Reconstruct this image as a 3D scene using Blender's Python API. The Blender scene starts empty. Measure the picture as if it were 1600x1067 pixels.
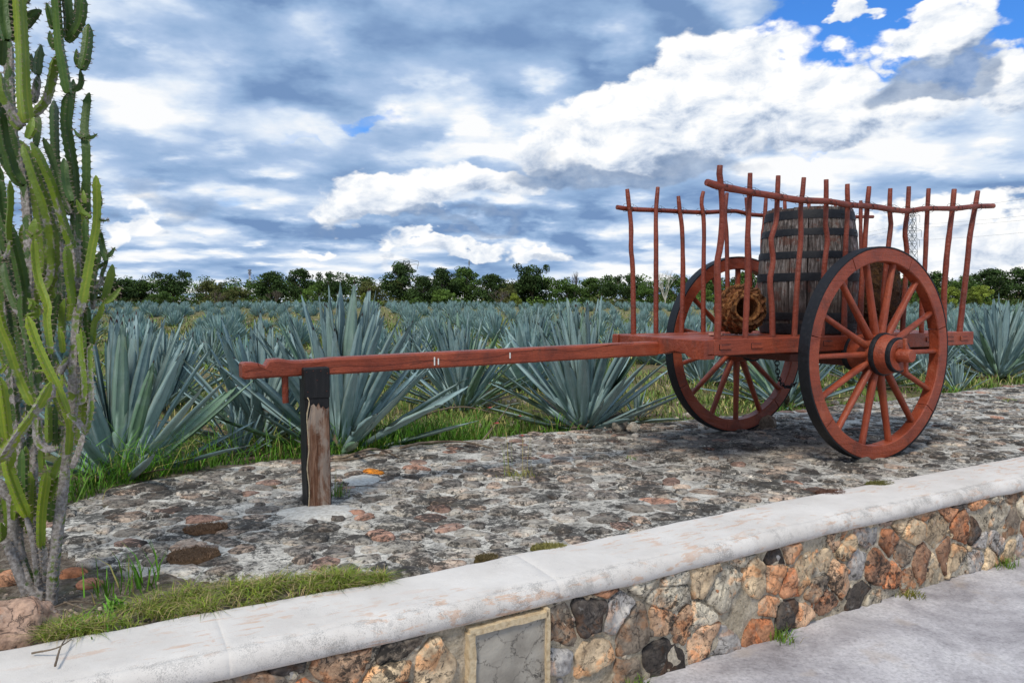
import bpy, math, random, sys
import numpy as np
from mathutils import Vector, Matrix, Euler, noise as mnoise
R = math.radians
rng = np.random.default_rng(7)
random.seed(7)
sc = bpy.context.scene
C = sc.collection

# ------------------------------------------------------------------ camera
EYE = 1.1147
PITCH = 0.0513273
cam = bpy.data.cameras.new('camera')
cam.lens = 1201.26 / 1600 * 36.0
cam.sensor_width = 36.0
cam.clip_start = 0.05
cam.clip_end = 4000
camo = bpy.data.objects.new('camera', cam)
camo.location = (0, 0, EYE)
camo.rotation_euler = (R(90) - PITCH, 0, 0)
C.objects.link(camo)
sc.camera = camo
sc.view_settings.view_transform = 'Standard'
sc.view_settings.look = 'None'
sc.view_settings.exposure = 0.0
sc.view_settings.gamma = 1.0
sc.view_settings.use_curve_mapping = False
sc.render.engine = 'CYCLES'
sc.cycles.max_bounces = 6
sc.cycles.diffuse_bounces = 3
sc.cycles.glossy_bounces = 2
sc.cycles.transparent_max_bounces = 4
sc.cycles.use_denoising = True

# ------------------------------------------------------------------ node helper
class N:
    def __init__(self, tree):
        self.t = tree
    def new(self, kind, **kw):
        n = self.t.nodes.new(kind)
        for k, v in kw.items():
            setattr(n, k, v)
        return n
    def put(self, sock, v):
        if hasattr(v, 'is_output') or isinstance(v, bpy.types.NodeSocket):
            self.t.links.new(v, sock)
        elif v is not None:
            if isinstance(v, (tuple, list)) and len(v) == 3 and sock.type == 'RGBA':
                v = (*v, 1.0)
            sock.default_value = v
    def math(self, op, a, b=None, c=None, clamp=False):
        n = self.new('ShaderNodeMath', operation=op, use_clamp=clamp)
        self.put(n.inputs[0], a)
        if b is not None: self.put(n.inputs[1], b)
        if c is not None: self.put(n.inputs[2], c)
        return n.outputs[0]
    def vmath(self, op, a, b=None, scale=None):
        n = self.new('ShaderNodeVectorMath', operation=op)
        self.put(n.inputs[0], a)
        if b is not None: self.put(n.inputs[1], b)
        if scale is not None: self.put(n.inputs[3], scale)
        return n.outputs[0]
    def noise(self, vec, scale, detail=4, rough=.55, dist=0., out=0):
        n = self.new('ShaderNodeTexNoise')
        if vec is not None: self.put(n.inputs['Vector'], vec)
        self.put(n.inputs['Scale'], scale); self.put(n.inputs['Detail'], detail)
        self.put(n.inputs['Roughness'], rough); self.put(n.inputs['Distortion'], dist)
        return n.outputs[out]
    def voro(self, vec, scale, feature='F1', out=0, rand=1.0):
        n = self.new('ShaderNodeTexVoronoi', feature=feature)
        self.put(n.inputs['Vector'], vec); self.put(n.inputs['Scale'], scale)
        self.put(n.inputs['Randomness'], rand)
        return n.outputs[out]
    def ss(self, x, lo, hi):          # smoothstep lo..hi
        n = self.new('ShaderNodeMapRange', interpolation_type='SMOOTHSTEP')
        self.put(n.inputs[0], x); self.put(n.inputs[1], lo); self.put(n.inputs[2], hi)
        return n.outputs[0]
    def rng(self, x, a, b, c, d):
        n = self.new('ShaderNodeMapRange')
        for i, v in enumerate((x, a, b, c, d)): self.put(n.inputs[i], v)
        return n.outputs[0]
    def mix(self, f, a, b, mode='MIX'):
        n = self.new('ShaderNodeMix', data_type='RGBA', blend_type=mode)
        self.put(n.inputs[0], f); self.put(n.inputs[6], a); self.put(n.inputs[7], b)
        return n.outputs[2]
    def ramp(self, x, stops):
        n = self.new('ShaderNodeValToRGB')
        e = n.color_ramp.elements
        while len(e) < len(stops): e.new(0.5)
        for i, (p, c) in enumerate(stops):
            e[i].position = p
            e[i].color = (*c, 1) if len(c) == 3 else c
        self.put(n.inputs[0], x)
        return n.outputs[0]
    def combine(self, x, y, z):
        n = self.new('ShaderNodeCombineXYZ')
        for i, v in enumerate((x, y, z)): self.put(n.inputs[i], v)
        return n.outputs[0]
    def sep(self, v):
        n = self.new('ShaderNodeSeparateXYZ'); self.put(n.inputs[0], v)
        return n.outputs

# ------------------------------------------------------------------ world: sky with clouds
SUN_EL, SUN_AZ = R(52), R(205)      # azimuth measured clockwise from +Y
w = bpy.data.worlds.new('World'); sc.world = w; w.use_nodes = True
nt = w.node_tree
for n_ in list(nt.nodes): nt.nodes.remove(n_)
k = N(nt)
wout = k.new('ShaderNodeOutputWorld'); bg = k.new('ShaderNodeBackground')
nt.links.new(bg.outputs[0], wout.inputs[0])
STR = 0.1
bg.inputs[1].default_value = STR
nish = k.new('ShaderNodeTexSky', sky_type='NISHITA', sun_disc=False, sun_elevation=SUN_EL, sun_rotation=SUN_AZ)
nish.air_density = 1.1; nish.dust_density = .4; nish.ozone_density = 2.2
tc = k.new('ShaderNodeTexCoord').outputs['Generated']
dx, dy, dz = k.sep(tc)
az = k.math('ARCTAN2', dx, dy)
el = k.math('ARCSINE', k.math('MINIMUM', k.math('MAXIMUM', dz, -1.), 1.))
elp = k.math('MAXIMUM', el, 0.)
def dirpx(x, y):
    X = (x - 800) / 1201.26; Yp = -(y - 533.5) / 1201.26
    c, s = math.cos(PITCH), math.sin(PITCH)
    v = Vector((X, c + Yp * s, -s + Yp * c)).normalized()
    return math.atan2(v.x, v.y), math.asin(v.z)
# noise domain: clouds flatten towards the horizon
den = k.math('ADD', k.math('MAXIMUM', dz, 0.), .16)
px_ = k.math('DIVIDE', dx, den); py_ = k.math('DIVIDE', dy, den)
pl = k.combine(px_, py_, 0.)
ae = k.combine(k.math('MULTIPLY', az, 1.0), k.math('MULTIPLY', el, 1.7), 0.)
warp = k.noise(ae, 5.0, 4, .55, 0., 1)
wv = k.vmath('SCALE', k.vmath('SUBTRACT', warp, (.5, .5, .5)), scale=.17)
warp2 = k.noise(ae, 20.0, 4, .6, 0., 1)
wv2 = k.vmath('SCALE', k.vmath('SUBTRACT', warp2, (.5, .5, .5)), scale=.05)
aw = k.vmath('ADD', k.vmath('ADD', k.combine(az, el, 0.), wv), wv2)
U, V, _ = k.sep(aw)
def blob(x, y, rx, ry, lo=1.15, hi=.35, shade=False):
    u0, v0 = dirpx(x, y); a, b = rx / 1201.26, ry / 1201.26
    du = k.math('MULTIPLY', k.math('SUBTRACT', U, u0), 1 / a)
    dv = k.math('MULTIPLY', k.math('SUBTRACT', V, v0), 1 / b)
    r2 = k.math('ADD', k.math('MULTIPLY', du, du), k.math('MULTIPLY', dv, dv))
    m = k.math('SUBTRACT', 1., k.ss(k.math('SQRT', r2), hi, lo))
    if shade: return m, dv
    return m
def total(lst):
    s_ = None
    for x, y, rx, ry, amp in lst:
        m = k.math('MULTIPLY', blob(x, y, rx, ry), amp)
        s_ = m if s_ is None else k.math('ADD', s_, m)
    return s_
# deck of grey-blue and white layered cloud
d1 = k.noise(pl, 1.15, 8, .52, .2)
d2 = k.noise(k.vmath('ADD', pl, (.09, -.10, 0)), 1.15, 8, .52, .2)
fine = k.noise(pl, 3.6, 7, .54, .15)
bright = k.math('ADD', k.math('MULTIPLY', k.math('SUBTRACT', d1, .5), 2.6), .50)
bright = k.math('ADD', bright, k.math('MULTIPLY', k.math('SUBTRACT', d2, d1), 2.0))
bright = k.math('ADD', bright, k.math('MULTIPLY', k.math('SUBTRACT', fine, .5), .7))
pv = k.voro(k.vmath('ADD', pl, k.vmath('SCALE', k.noise(pl, 2.5, 5, .6, 0, 1), scale=.55)), 3.4, 'SMOOTH_F1')
pv2 = k.voro(k.vmath('ADD', k.vmath('ADD', pl, (.05, -.08, 0)), k.vmath('SCALE', k.noise(pl, 2.5, 5, .6, 0, 1), scale=.55)), 3.4, 'SMOOTH_F1')
bright = k.math('ADD', bright, k.math('MULTIPLY', k.math('SUBTRACT', .42, pv), .75))
bright = k.math('ADD', bright, k.math('MULTIPLY', k.math('SUBTRACT', pv2, pv), 1.1))
bright = k.math('ADD', bright, total([
    (700, 225, 330, 70, .22), (380, 195, 170, 40, .15), (1330, 235, 330, 70, .2), (1500, 400, 220, 100, .3), (1100, 400, 260, 50, .25),
    (60, 90, 110, 120, .2), (480, 400, 260, 40, .1), (280, 110, 90, 45, .12),
    (560, 30, 330, 60, -.26), (880, 110, 220, 70, -.2), (640, 355, 300, 22, -.34), (300, 60, 260, 60, -.12), (560, 120, 250, 50, -.1), (300, 270, 160, 40, -.1), (1200, 20, 300, 20, -.1), (240, 320, 110, 26, -.24), (870, 350, 120, 26, -.25),
    (1000, 20, 150, 40, -.12)]))
bright = k.math('ADD', bright, k.math('MULTIPLY', k.ss(el, .13, .0), .20))
deckcol = k.ramp(bright, [(0., (.18, .30, .53)), (.28, (.30, .45, .69)), (.52, (.43, .57, .80)), (.76, (.70, .80, .94)), (1., (.98, .99, 1.0))])
hole = total([(1310, 50, 215, 80, 1.2), (1570, 85, 120, 85, 1.2), (1450, 20, 170, 50, 1.), (565, 187, 75, 18, .62), (460, 235, 60, 10, .4), (800, 60, 60, 10, .3), (1290, 225, 60, 10, .5), (350, 310, 60, 12, .35), (1180, 60, 60, 40, .6)])
general = k.ss(k.noise(pl, .8, 6, .6), .56, .70)
inview = k.ss(k.math('ABSOLUTE', az), .75, .95)
hole = k.math('ADD', hole, k.math('MULTIPLY', general, k.math('ADD', k.math('MULTIPLY', inview, .8), .22)))
holen = k.math('ADD', hole, k.math('MULTIPLY', k.math('SUBTRACT', fine, .5), .9))
clear = k.ss(holen, .30, .78)
blue = k.mix(1., nish.outputs[0], (.42, .95, 1.7), 'MULTIPLY')
horz = k.ss(el, .22, .0)
def sc10(col): return k.vmath('SCALE', col, scale=1 / STR)
skyb = k.mix(k.math('MULTIPLY', horz, .5), blue, sc10((.42, .62, .86)))
col = k.mix(clear, sc10(deckcol), skyb)
# cumulus heaps
cn = k.noise(ae, 14.0, 8, .62, .35)
cn2 = k.noise(k.vmath('ADD', ae, (-.012, .022, 0)), 14.0, 8, .62, .35)
puff = k.voro(k.vmath('ADD', ae, k.vmath('SCALE', k.vmath('SUBTRACT', warp2, (.5, .5, .5)), scale=.07)), 19., 'SMOOTH_F1')
Hs = None; SH = None; Wt = None
for (x, y, rx, ry, amp) in [(1140, 130, 150, 118, 1.), (1010, 190, 175, 92, 1.), (1265, 150, 125, 80, .95), (920, 235, 120, 55, .85), (1375, 175, 120, 62, .75),
        (600, 322, 120, 44, .85), (745, 290, 150, 46, .7), (1462, 62, 110, 44, .85), (1560, 150, 70, 42, .7), (1160, 60, 80, 42, .8), (700, 384, 105, 20, .62), (840, 392, 90, 18, .5),
        (205, 352, 65, 22, .5), (1500, 355, 190, 46, .72), (1470, 430, 170, 34, .65), (500, 380, 60, 12, .45), (1330, 20, 45, 18, .6), (40, 200, 80, 70, .6)]:
    m, dv = blob(x, y, rx, ry, 1.25, .2, True)
    m = k.math('MULTIPLY', m, amp)
    Hs = m if Hs is None else k.math('MAXIMUM', Hs, m)
    q_ = k.math('MULTIPLY', m, dv)
    SH = q_ if SH is None else k.math('ADD', SH, q_)
    Wt = m if Wt is None else k.math('ADD', Wt, m)
vert = k.math('DIVIDE', SH, k.math('ADD', Wt, .05))
H = k.math('ADD', k.math('MULTIPLY', Hs, 1.9), k.math('MULTIPLY', k.math('SUBTRACT', cn, .5), .85))
H = k.math('ADD', H, k.math('MULTIPLY', k.math('SUBTRACT', .45, puff), .25))
calpha = k.ss(H, .46, .82)
cs = k.math('ADD', .77, k.math('MULTIPLY', vert, .42))
cs = k.math('ADD', cs, k.math('MULTIPLY', k.math('SUBTRACT', cn, cn2), 2.1))
cs = k.math('ADD', cs, k.math('MULTIPLY', k.math('SUBTRACT', .42, puff), .40))
cumcol = k.ramp(cs, [(.05, (.27, .36, .52)), (.32, (.48, .57, .72)), (.58, (.76, .82, .91)), (.95, (1.06, 1.06, 1.05))])
col = k.mix(calpha, col, sc10(cumcol))
# dark fragments and undersides drawn over
dk = total([(1455, 132, 90, 34, 1.6), (1500, 150, 50, 22, .8), (985, 276, 210, 26, 1.25), (850, 262, 90, 30, .55), (690, 352, 210, 12, .75), (230, 318, 95, 20, .6), (1190, 215, 50, 22, .5), (845, 396, 40, 9, .6), (1090, 215, 30, 14, .4)])
dkn = k.math('ADD', dk, k.math('MULTIPLY', k.math('SUBTRACT', k.noise(ae, 11., 6, .55, .3), .5), 1.3))
dka = k.math('MULTIPLY', k.ss(dkn, .10, 1.15), .85)
dkc = k.ramp(k.noise(ae, 24., 6, .6), [(.3, (.16, .25, .42)), (.7, (.42, .52, .68))])
col = k.mix(dka, col, sc10(dkc))
# ground half of the sphere: dull earth
below = k.ss(el, -.005, -.03)
col = k.mix(below, col, sc10((.12, .12, .09)))
nt.links.new(col, bg.inputs[0])

sun = bpy.data.lights.new('sun', 'SUN')
sun.energy = 2.5; sun.angle = R(12); sun.color = (1., .93, .82)
suno = bpy.data.objects.new('sun', sun)
sd = Vector((math.sin(SUN_AZ) * math.cos(SUN_EL), math.cos(SUN_AZ) * math.cos(SUN_EL), math.sin(SUN_EL)))
suno.rotation_euler = sd.to_track_quat('Z', 'Y').to_euler()
suno.location = (-6, -8, 12)
C.objects.link(suno)

# ------------------------------------------------------------------ frame of the terrace and cart
CX, CY, TH = 2.25284, 6.0, 0.4967445
cu = Vector((math.cos(TH), math.sin(TH), 0)); cnn = Vector((-math.sin(TH), math.cos(TH), 0)); CO = Vector((CX, CY, 0))
def F2W(s, l, z=0.): return CO + cu * s + cnn * l + Vector((0, 0, z))
def W2F(p):
    d = Vector((p[0], p[1], 0)) - CO
    return d.dot(cu), d.dot(cnn)
def ray(x, y):
    X = x - 800; Yp = -(y - 533.5); c, s = math.cos(PITCH), math.sin(PITCH); f = 1201.26
    return Vector((X, f * c + Yp * s, -f * s + Yp * c))
def on_z(x, y, z=0.):
    d = ray(x, y); return d * ((z - EYE) / d.z) + Vector((0, 0, EYE))
def on_lat(x, y, l):          # point of a plane parallel to the cart's side, in frame coordinates
    d = ray(x, y); t = (CO + cnn * l).dot(cnn) / d.dot(cnn); P = d * t
    return ((P - CO).dot(cu), l, P.z + EYE)
def on_y(x, y, Y):
    d = ray(x, y); return d * (Y / d.y) + Vector((0, 0, EYE))

# ------------------------------------------------------------------ object helpers
def mesh_from(name, V, Fc, mats=(), tint=None, smooth=False, uv=None, midx=None):
    me = bpy.data.meshes.new(name)
    me.from_pydata([tuple(v) for v in V], [], [tuple(f) for f in Fc])
    for m in mats: me.materials.append(m)
    if tint is not None:
        a = me.color_attributes.new('tint', 'FLOAT_COLOR', 'POINT')
        arr = np.ones((len(V), 4), np.float32); arr[:, :3] = np.asarray(tint, np.float32).reshape(-1, 3) if np.ndim(tint) > 1 else np.asarray(tint)[:3]
        a.data.foreach_set('color', arr.ravel())
    if uv is not None:
        ul = me.uv_layers.new(name='UVMap'); uva = np.asarray(uv, np.float32)
        li = np.zeros(len(me.loops), np.int32); me.loops.foreach_get('vertex_index', li)
        ul.data.foreach_set('uv', uva[li].ravel())
    if midx is not None:
        me.polygons.foreach_set('material_index', np.asarray(midx, np.int32))
    if smooth: me.polygons.foreach_set('use_smooth', np.ones(len(me.polygons), bool))
    me.update()
    return me
def np_mesh(name, V, Fc, nside, mats=(), tint=None, smooth=False):
    """fast path: V (n,3) array, Fc (m,nside) array"""
    me = bpy.data.meshes.new(name)
    V = np.ascontiguousarray(V, np.float32); Fc = np.ascontiguousarray(Fc, np.int32)
    me.vertices.add(len(V)); me.vertices.foreach_set('co', V.ravel())
    me.loops.add(Fc.size); me.loops.foreach_set('vertex_index', Fc.ravel())
    me.polygons.add(len(Fc)); me.polygons.foreach_set('loop_start', np.arange(0, Fc.size, nside, dtype=np.int32))
    if smooth: me.polygons.foreach_set('use_smooth', np.ones(len(Fc), bool))
    for m in mats: me.materials.append(m)
    if tint is not None:
        a = me.color_attributes.new('tint', 'FLOAT_COLOR', 'POINT')
        arr = np.ones((len(V), 4), np.float32); arr[:, :3] = tint
        a.data.foreach_set('color', arr.ravel())
    me.update(calc_edges=True)
    return me
def link(name, me, parent=None, **props):
    o = bpy.data.objects.new(name, me); C.objects.link(o)
    if parent is not None: o.parent = parent
    for a, b in props.items():
        if b is not None: o[a] = b
    return o
def thing(name, label, cat, loc=(0, 0, 0), rz=0., group=None):
    o = bpy.data.objects.new(name, None); C.objects.link(o)
    o.empty_display_size = .1
    o.location = loc; o.rotation_euler = (0, 0, rz)
    o['label'] = label; o['category'] = cat
    if group: o['group'] = group
    return o
class MB:
    def __init__(self): self.V = []; self.F = []; self.T = []
    def add(self, V, Fc, t=(1, 1, 1)):
        b = len(self.V); self.V += [tuple(v) for v in V]; self.F += [tuple(b + i for i in f) for f in Fc]; self.T += [t] * len(V)
    def box(self, x0, x1, y0, y1, z0, z1, bev=.004, jit=0., t=(1, 1, 1), seg=1):
        """bevelled box, long axis x cut into seg"""
        xs = np.linspace(x0 + bev, x1 - bev, seg + 1)
        prof = [(y0 + bev, z0), (y1 - bev, z0), (y1, z0 + bev), (y1, z1 - bev), (y1 - bev, z1), (y0 + bev, z1), (y0, z1 - bev), (y0, z0 + bev)]
        V = []; Fc = []
        cy, cz = (y0 + y1) / 2, (z0 + z1) / 2
        rings = [(x0, 1)] + [(x, 0) for x in xs] + [(x1, 1)]
        for x, e in rings:
            for (y, z) in prof:
                if e:
                    y = cy + (y - cy) * (1 - bev * 2 / max(y1 - y0, 1e-6)); z = cz + (z - cz) * (1 - bev * 2 / max(z1 - z0, 1e-6))
                if jit and not e:
                    y += random.uniform(-jit, jit); z += random.uniform(-jit, jit)
                V.append((x, y, z))
        n = 8
        for r in range(len(rings) - 1):
            for i in range(n):
                j = (i + 1) % n
                Fc.append((r * n + i, r * n + j, (r + 1) * n + j, (r + 1) * n + i))
        Fc.append(tuple(range(n))[::-1]); Fc.append(tuple((len(rings) - 1) * n + i for i in range(n)))
        Fc = [tuple(reversed(f)) for f in Fc]
        self.add(V, Fc, t)
    def tube(self, pts, rad, n=8, cap=True, t=(1, 1, 1), jit=0.):
        pts = [Vector(p) for p in pts]
        if not hasattr(rad, '__len__'): rad = [rad] * len(pts)
        V = []; Fc = []; side = None
        for i, p in enumerate(pts):
            d = (pts[min(i + 1, len(pts) - 1)] - pts[max(i - 1, 0)]).normalized()
            if side is None: side = d.orthogonal().normalized()
            side = (side - d * side.dot(d)).normalized(); up = d.cross(side)
            for a in range(n):
                th = 2 * math.pi * a / n; r = rad[i] * (1 + (random.uniform(-jit, jit) if jit else 0))
                V.append(p + side * math.cos(th) * r + up * math.sin(th) * r)
        for i in range(len(pts) - 1):
            for a in range(n):
                b = (a + 1) % n
                Fc.append((i * n + a, i * n + b, (i + 1) * n + b, (i + 1) * n + a))
        if cap: Fc.append(tuple(range(n))[::-1]); Fc.append(tuple((len(pts) - 1) * n + i for i in range(n)))
        self.add(V, Fc, t)
    def lathe(self, prof, n=24, t=(1, 1, 1), axis='z', capends=False):
        V = []; Fc = []
        for (r, h) in prof:
            for a in range(n):
                th = 2 * math.pi * a / n
                if axis == 'z': V.append((r * math.cos(th), r * math.sin(th), h))
                else: V.append((r * math.cos(th), h, r * math.sin(th)))
        for i in range(len(prof) - 1):
            for a in range(n):
                b = (a + 1) % n; f = (i * n + a, i * n + b, (i + 1) * n + b, (i + 1) * n + a)
                Fc.append(f if axis == 'z' else f[::-1])
        if capends:
            Fc.append(tuple(range(n))[::-1]); Fc.append(tuple((len(prof) - 1) * n + i for i in range(n)))
        self.add(V, Fc, t)
    def build(self, name, mat, parent=None, smooth=False, autosmooth=None, **props):
        me = mesh_from(name, self.V, self.F, [mat], self.T, smooth)
        if autosmooth: me.set_sharp_from_angle(angle=R(autosmooth))
        return link(name, me, parent, **props)
def spline(pts, n):
    """Catmull-Rom resample (points any dimension)"""
    P = np.asarray(pts, float)
    if len(P) == 2: return np.array([P[0] + (P[1] - P[0]) * t for t in np.linspace(0, 1, n)])
    Q = np.vstack([2 * P[0] - P[1], P, 2 * P[-1] - P[-2]])
    seg = np.linalg.norm(np.diff(P, axis=0), axis=1); cum = np.concatenate([[0], np.cumsum(seg)]); out = []
    for d in np.linspace(0, cum[-1], n):
        i = min(int(np.searchsorted(cum, d, side='right') - 1), len(P) - 2); t = (d - cum[i]) / max(seg[i], 1e-9)
        a, b, c, e = Q[i], Q[i + 1], Q[i + 2], Q[i + 3]
        out.append(.5 * ((2 * b) + (-a + c) * t + (2 * a - 5 * b + 4 * c - e) * t * t + (-a + 3 * b - 3 * c + e) * t ** 3))
    return np.array(out)

# ------------------------------------------------------------------ materials
def mat(name):
    m = bpy.data.materials.new(name); m.use_nodes = True
    t = m.node_tree
    for n_ in list(t.nodes): t.nodes.remove(n_)
    g = N(t); out = g.new('ShaderNodeOutputMaterial'); b = g.new('ShaderNodeBsdfPrincipled')
    t.links.new(b.outputs[0], out.inputs[0])
    g.pos = g.new('ShaderNodeNewGeometry').outputs['Position']
    g.obj = g.new('ShaderNodeTexCoord').outputs['Object']
    at = g.new('ShaderNodeAttribute'); at.attribute_name = 'tint'; g.tint = at.outputs['Color']
    def fin(col, rough=.8, bump=None, bs=.3, bd=.01, spec=.5, sss=None, bump2=None):
        g.put(b.inputs['Base Color'], col); g.put(b.inputs['Roughness'], rough); g.put(b.inputs['Specular IOR Level'], spec)
        if bump is not None:
            bn = g.new('ShaderNodeBump'); g.put(bn.inputs['Height'], bump); bn.inputs['Strength'].default_value = bs; bn.inputs['Distance'].default_value = bd
            t.links.new(bn.outputs[0], b.inputs['Normal'])
    g.fin = fin; g.b = b
    return m, g
def lichen(g, base, pos, amt=.5, scale=1.0, dark=(.028, .026, .024)):
    """black crust in patches broken up by fine grain"""
    a = g.noise(pos, 3.2 * scale, 5, .62, .3); b_ = g.noise(pos, 30 * scale, 8, .78, .5)
    v = g.math('ADD', g.math('MULTIPLY', a, .42), g.math('MULTIPLY', b_, .58))
    m = g.ss(v, .60 - amt * .19, .635 - amt * .17)
    return g.mix(g.math('MULTIPLY', m, .85), base, dark), m

def m_stone(name, amt, vertical=False):
    m, g = mat(name)
    fn = g.noise(g.pos, 55, 6, .7); md = g.noise(g.pos, 9, 5, .6, .3)
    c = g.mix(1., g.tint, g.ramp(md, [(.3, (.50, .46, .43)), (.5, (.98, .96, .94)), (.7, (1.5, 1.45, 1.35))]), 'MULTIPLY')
    c = g.mix(1., c, g.ramp(fn, [(.32, (.55, .53, .52)), (.5, (1., 1., 1.)), (.72, (1.35, 1.33, 1.3))]), 'MULTIPLY')
    pale = g.ss(g.noise(g.vmath('ADD', g.pos, (5, 1, 2)), 13, 6, .7, .5), .58, .68)
    c = g.mix(g.math('MULTIPLY', pale, .3 if vertical else .55), c, (.50, .47, .42))
    c, lm = lichen(g, c, g.pos, amt)
    cm = g.ss(g.math('ABSOLUTE', g.math('SUBTRACT', g.noise(g.pos, 7, 5, .6, .8), .5)), .016, .0)
    c = g.mix(g.math('MULTIPLY', cm, .6), c, (.05, .045, .04))
    warm = g.ss(g.noise(g.vmath('ADD', g.pos, (1, 7, 3)), 9, 5, .65, .6), .50, .60)
    c = g.mix(g.math('MULTIPLY', warm, .6 if vertical else .18), c, g.mix(1., c, (1.5, .95, .62), 'MULTIPLY'))
    h = g.math('ADD', g.math('MULTIPLY', fn, .5), g.math('ADD', md, g.math('MULTIPLY', cm, -.35)))
    g.fin(c, .92, h, .75, .014, .25)
    return m
M = {}
M['tstone'] = m_stone('terrace_stone', .60)
M['wstone'] = m_stone('wall_stone', .36, True)
M['rock'] = m_stone('rock', .18)

m, g = mat('terrace_mortar')
md = g.noise(g.pos, 6, 6, .65, .4); fn = g.noise(g.pos, 70, 5, .7)
c = g.ramp(md, [(.3, (.24, .22, .19)), (.45, (.46, .43, .375)), (.62, (.68, .64, .56))])
c = g.mix(1., c, g.ramp(fn, [(.3, (.6, .6, .6)), (.5, (1, 1, 1)), (.7, (1.3, 1.3, 1.3))]), 'MULTIPLY')
c, lm = lichen(g, c, g.pos, .56)
ck = g.voro(g.vmath('ADD', g.pos, g.vmath('SCALE', g.noise(g.pos, 9, 5, .7, 0, 1), scale=.16)), 9, 'DISTANCE_TO_EDGE')
c = g.mix(g.math('MULTIPLY', g.ss(ck, .05, .0), .6), c, (.045, .04, .035))
X, Y, Z = g.sep(g.pos)
# earthy stain plus the cart's soft shadow, painted into the mortar round the wheels
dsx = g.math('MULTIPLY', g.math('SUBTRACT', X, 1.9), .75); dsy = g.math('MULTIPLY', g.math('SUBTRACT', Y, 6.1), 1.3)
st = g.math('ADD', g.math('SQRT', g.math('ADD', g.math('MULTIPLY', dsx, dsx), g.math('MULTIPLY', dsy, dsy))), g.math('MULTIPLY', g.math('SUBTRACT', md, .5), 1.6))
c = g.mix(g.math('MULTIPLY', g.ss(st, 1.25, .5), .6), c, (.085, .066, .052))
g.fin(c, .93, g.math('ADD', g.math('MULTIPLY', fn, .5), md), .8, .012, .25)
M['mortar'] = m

m, g = mat('wall_mortar')
md = g.noise(g.pos, 8, 6, .65, .4); fn = g.noise(g.pos, 60, 6, .72)
c = g.ramp(md, [(.3, (.30, .24, .17)), (.45, (.56, .47, .34)), (.62, (.68, .59, .46))])
c = g.mix(1., c, g.ramp(fn, [(.3, (.55, .55, .55)), (.5, (1, 1, 1)), (.7, (1.3, 1.3, 1.3))]), 'MULTIPLY')
c, lm = lichen(g, c, g.pos, .30)
g.fin(c, .93, g.math('ADD', g.math('MULTIPLY', fn, .6), g.math('MULTIPLY', md, 1.5)), 1., .03, .25)
M['wmortar'] = m

m, g = mat('cement_patch')
md = g.noise(g.pos, 7, 6, .6, .3); fn = g.noise(g.pos, 90, 5, .7)
c = g.ramp(md, [(.3, (.24, .215, .18)), (.55, (.38, .345, .29)), (.75, (.50, .46, .39))])
crack = g.voro(g.vmath('ADD', g.pos, g.vmath('SCALE', g.noise(g.pos, 11, 6, .7, 0, 1), scale=.16)), 9, 'DISTANCE_TO_EDGE')
cm = g.ss(crack, .016, .0)
c = g.mix(g.math('MULTIPLY', cm, .6), c, (.03, .03, .03))
c, lm = lichen(g, c, g.pos, .12)
g.fin(c, .9, g.math('ADD', g.math('MULTIPLY', fn, .4), g.math('MULTIPLY', cm, -.6)), .7, .01, .3)
M['cement'] = m

m, g = mat('pale_mortar_strip')
fn = g.noise(g.pos, 40, 6, .7)
c = g.ramp(fn, [(.3, (.42, .30, .17)), (.55, (.66, .52, .33)), (.75, (.74, .62, .42))])
g.fin(c, .9, fn, .7, .012, .3); M['strip'] = m

m, g = mat('worn_white_paint')
X, Y, Z = g.sep(g.obj)
st_ = g.combine(g.math('MULTIPLY', X, .30), Y, Z)
md = g.noise(st_, 27, 8, .72, .4); fn = g.noise(g.pos, 260, 5, .75); bigp = g.noise(st_, 3.0, 4, .55)
c = g.ramp(g.noise(g.pos, 3.2, 5, .6), [(.3, (.62, .57, .515)), (.65, (.76, .71, .65))])
pm = g.math('MULTIPLY', g.ss(md, .535, .585), g.ss(bigp, .44, .56))
c = g.mix(g.math('MULTIPLY', pm, .62), c, (.62, .38, .24))
# black grime gathers in the grain of the rounded edge and along the groove
edge = g.math('MULTIPLY', g.sep(g.tint)[0], g.ss(g.noise(g.pos, 2.3, 4, .6), .25, .58))
spk = g.ss(g.math('ADD', fn, g.math('MULTIPLY', g.math('SUBTRACT', g.noise(g.pos, 12, 6, .7), .5), 1.0)), .46, .66)
c = g.mix(g.math('MULTIPLY', g.math('MULTIPLY', edge, spk), .5), c, (.09, .085, .08))
spk2 = g.ss(g.math('ADD', fn, g.math('MULTIPLY', g.math('SUBTRACT', g.noise(g.pos, 5, 6, .7), .5), .9)), .62, .74)
c = g.mix(g.math('MULTIPLY', spk2, .35), c, (.22, .20, .18))
g.fin(c, .8, g.math('ADD', g.math('MULTIPLY', fn, .35), g.noise(g.pos, 20, 5, .65)), .5, .008, .3); M['cap'] = m

m, g = mat('pavement_concrete')
md = g.noise(g.pos, 2.2, 8, .65, .6); fn = g.noise(g.pos, 60, 6, .72)
c = g.ramp(md, [(.30, (.22, .20, .205)), (.42, (.38, .355, .36)), (.56, (.54, .51, .51)), (.75, (.66, .63, .61))])
c = g.mix(1., c, g.ramp(fn, [(.3, (.62, .62, .62)), (.5, (1, 1, 1)), (.7, (1.22, 1.22, 1.22))]), 'MULTIPLY')
wv_ = g.ss(g.math('ABSOLUTE', g.math('SUBTRACT', g.noise(g.pos, 1.3, 6, .65, 1.2), .5)), .03, .0)
c = g.mix(g.math('MULTIPLY', g.math('MULTIPLY', wv_, g.ss(fn, .4, .6)), .15), c, (.10, .085, .08))
tan = g.ss(g.noise(g.vmath('ADD', g.pos, (3, 3, 3)), 3.5, 5, .6), .58, .68)
c = g.mix(g.math('MULTIPLY', tan, .35), c, (.46, .37, .29))
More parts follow.
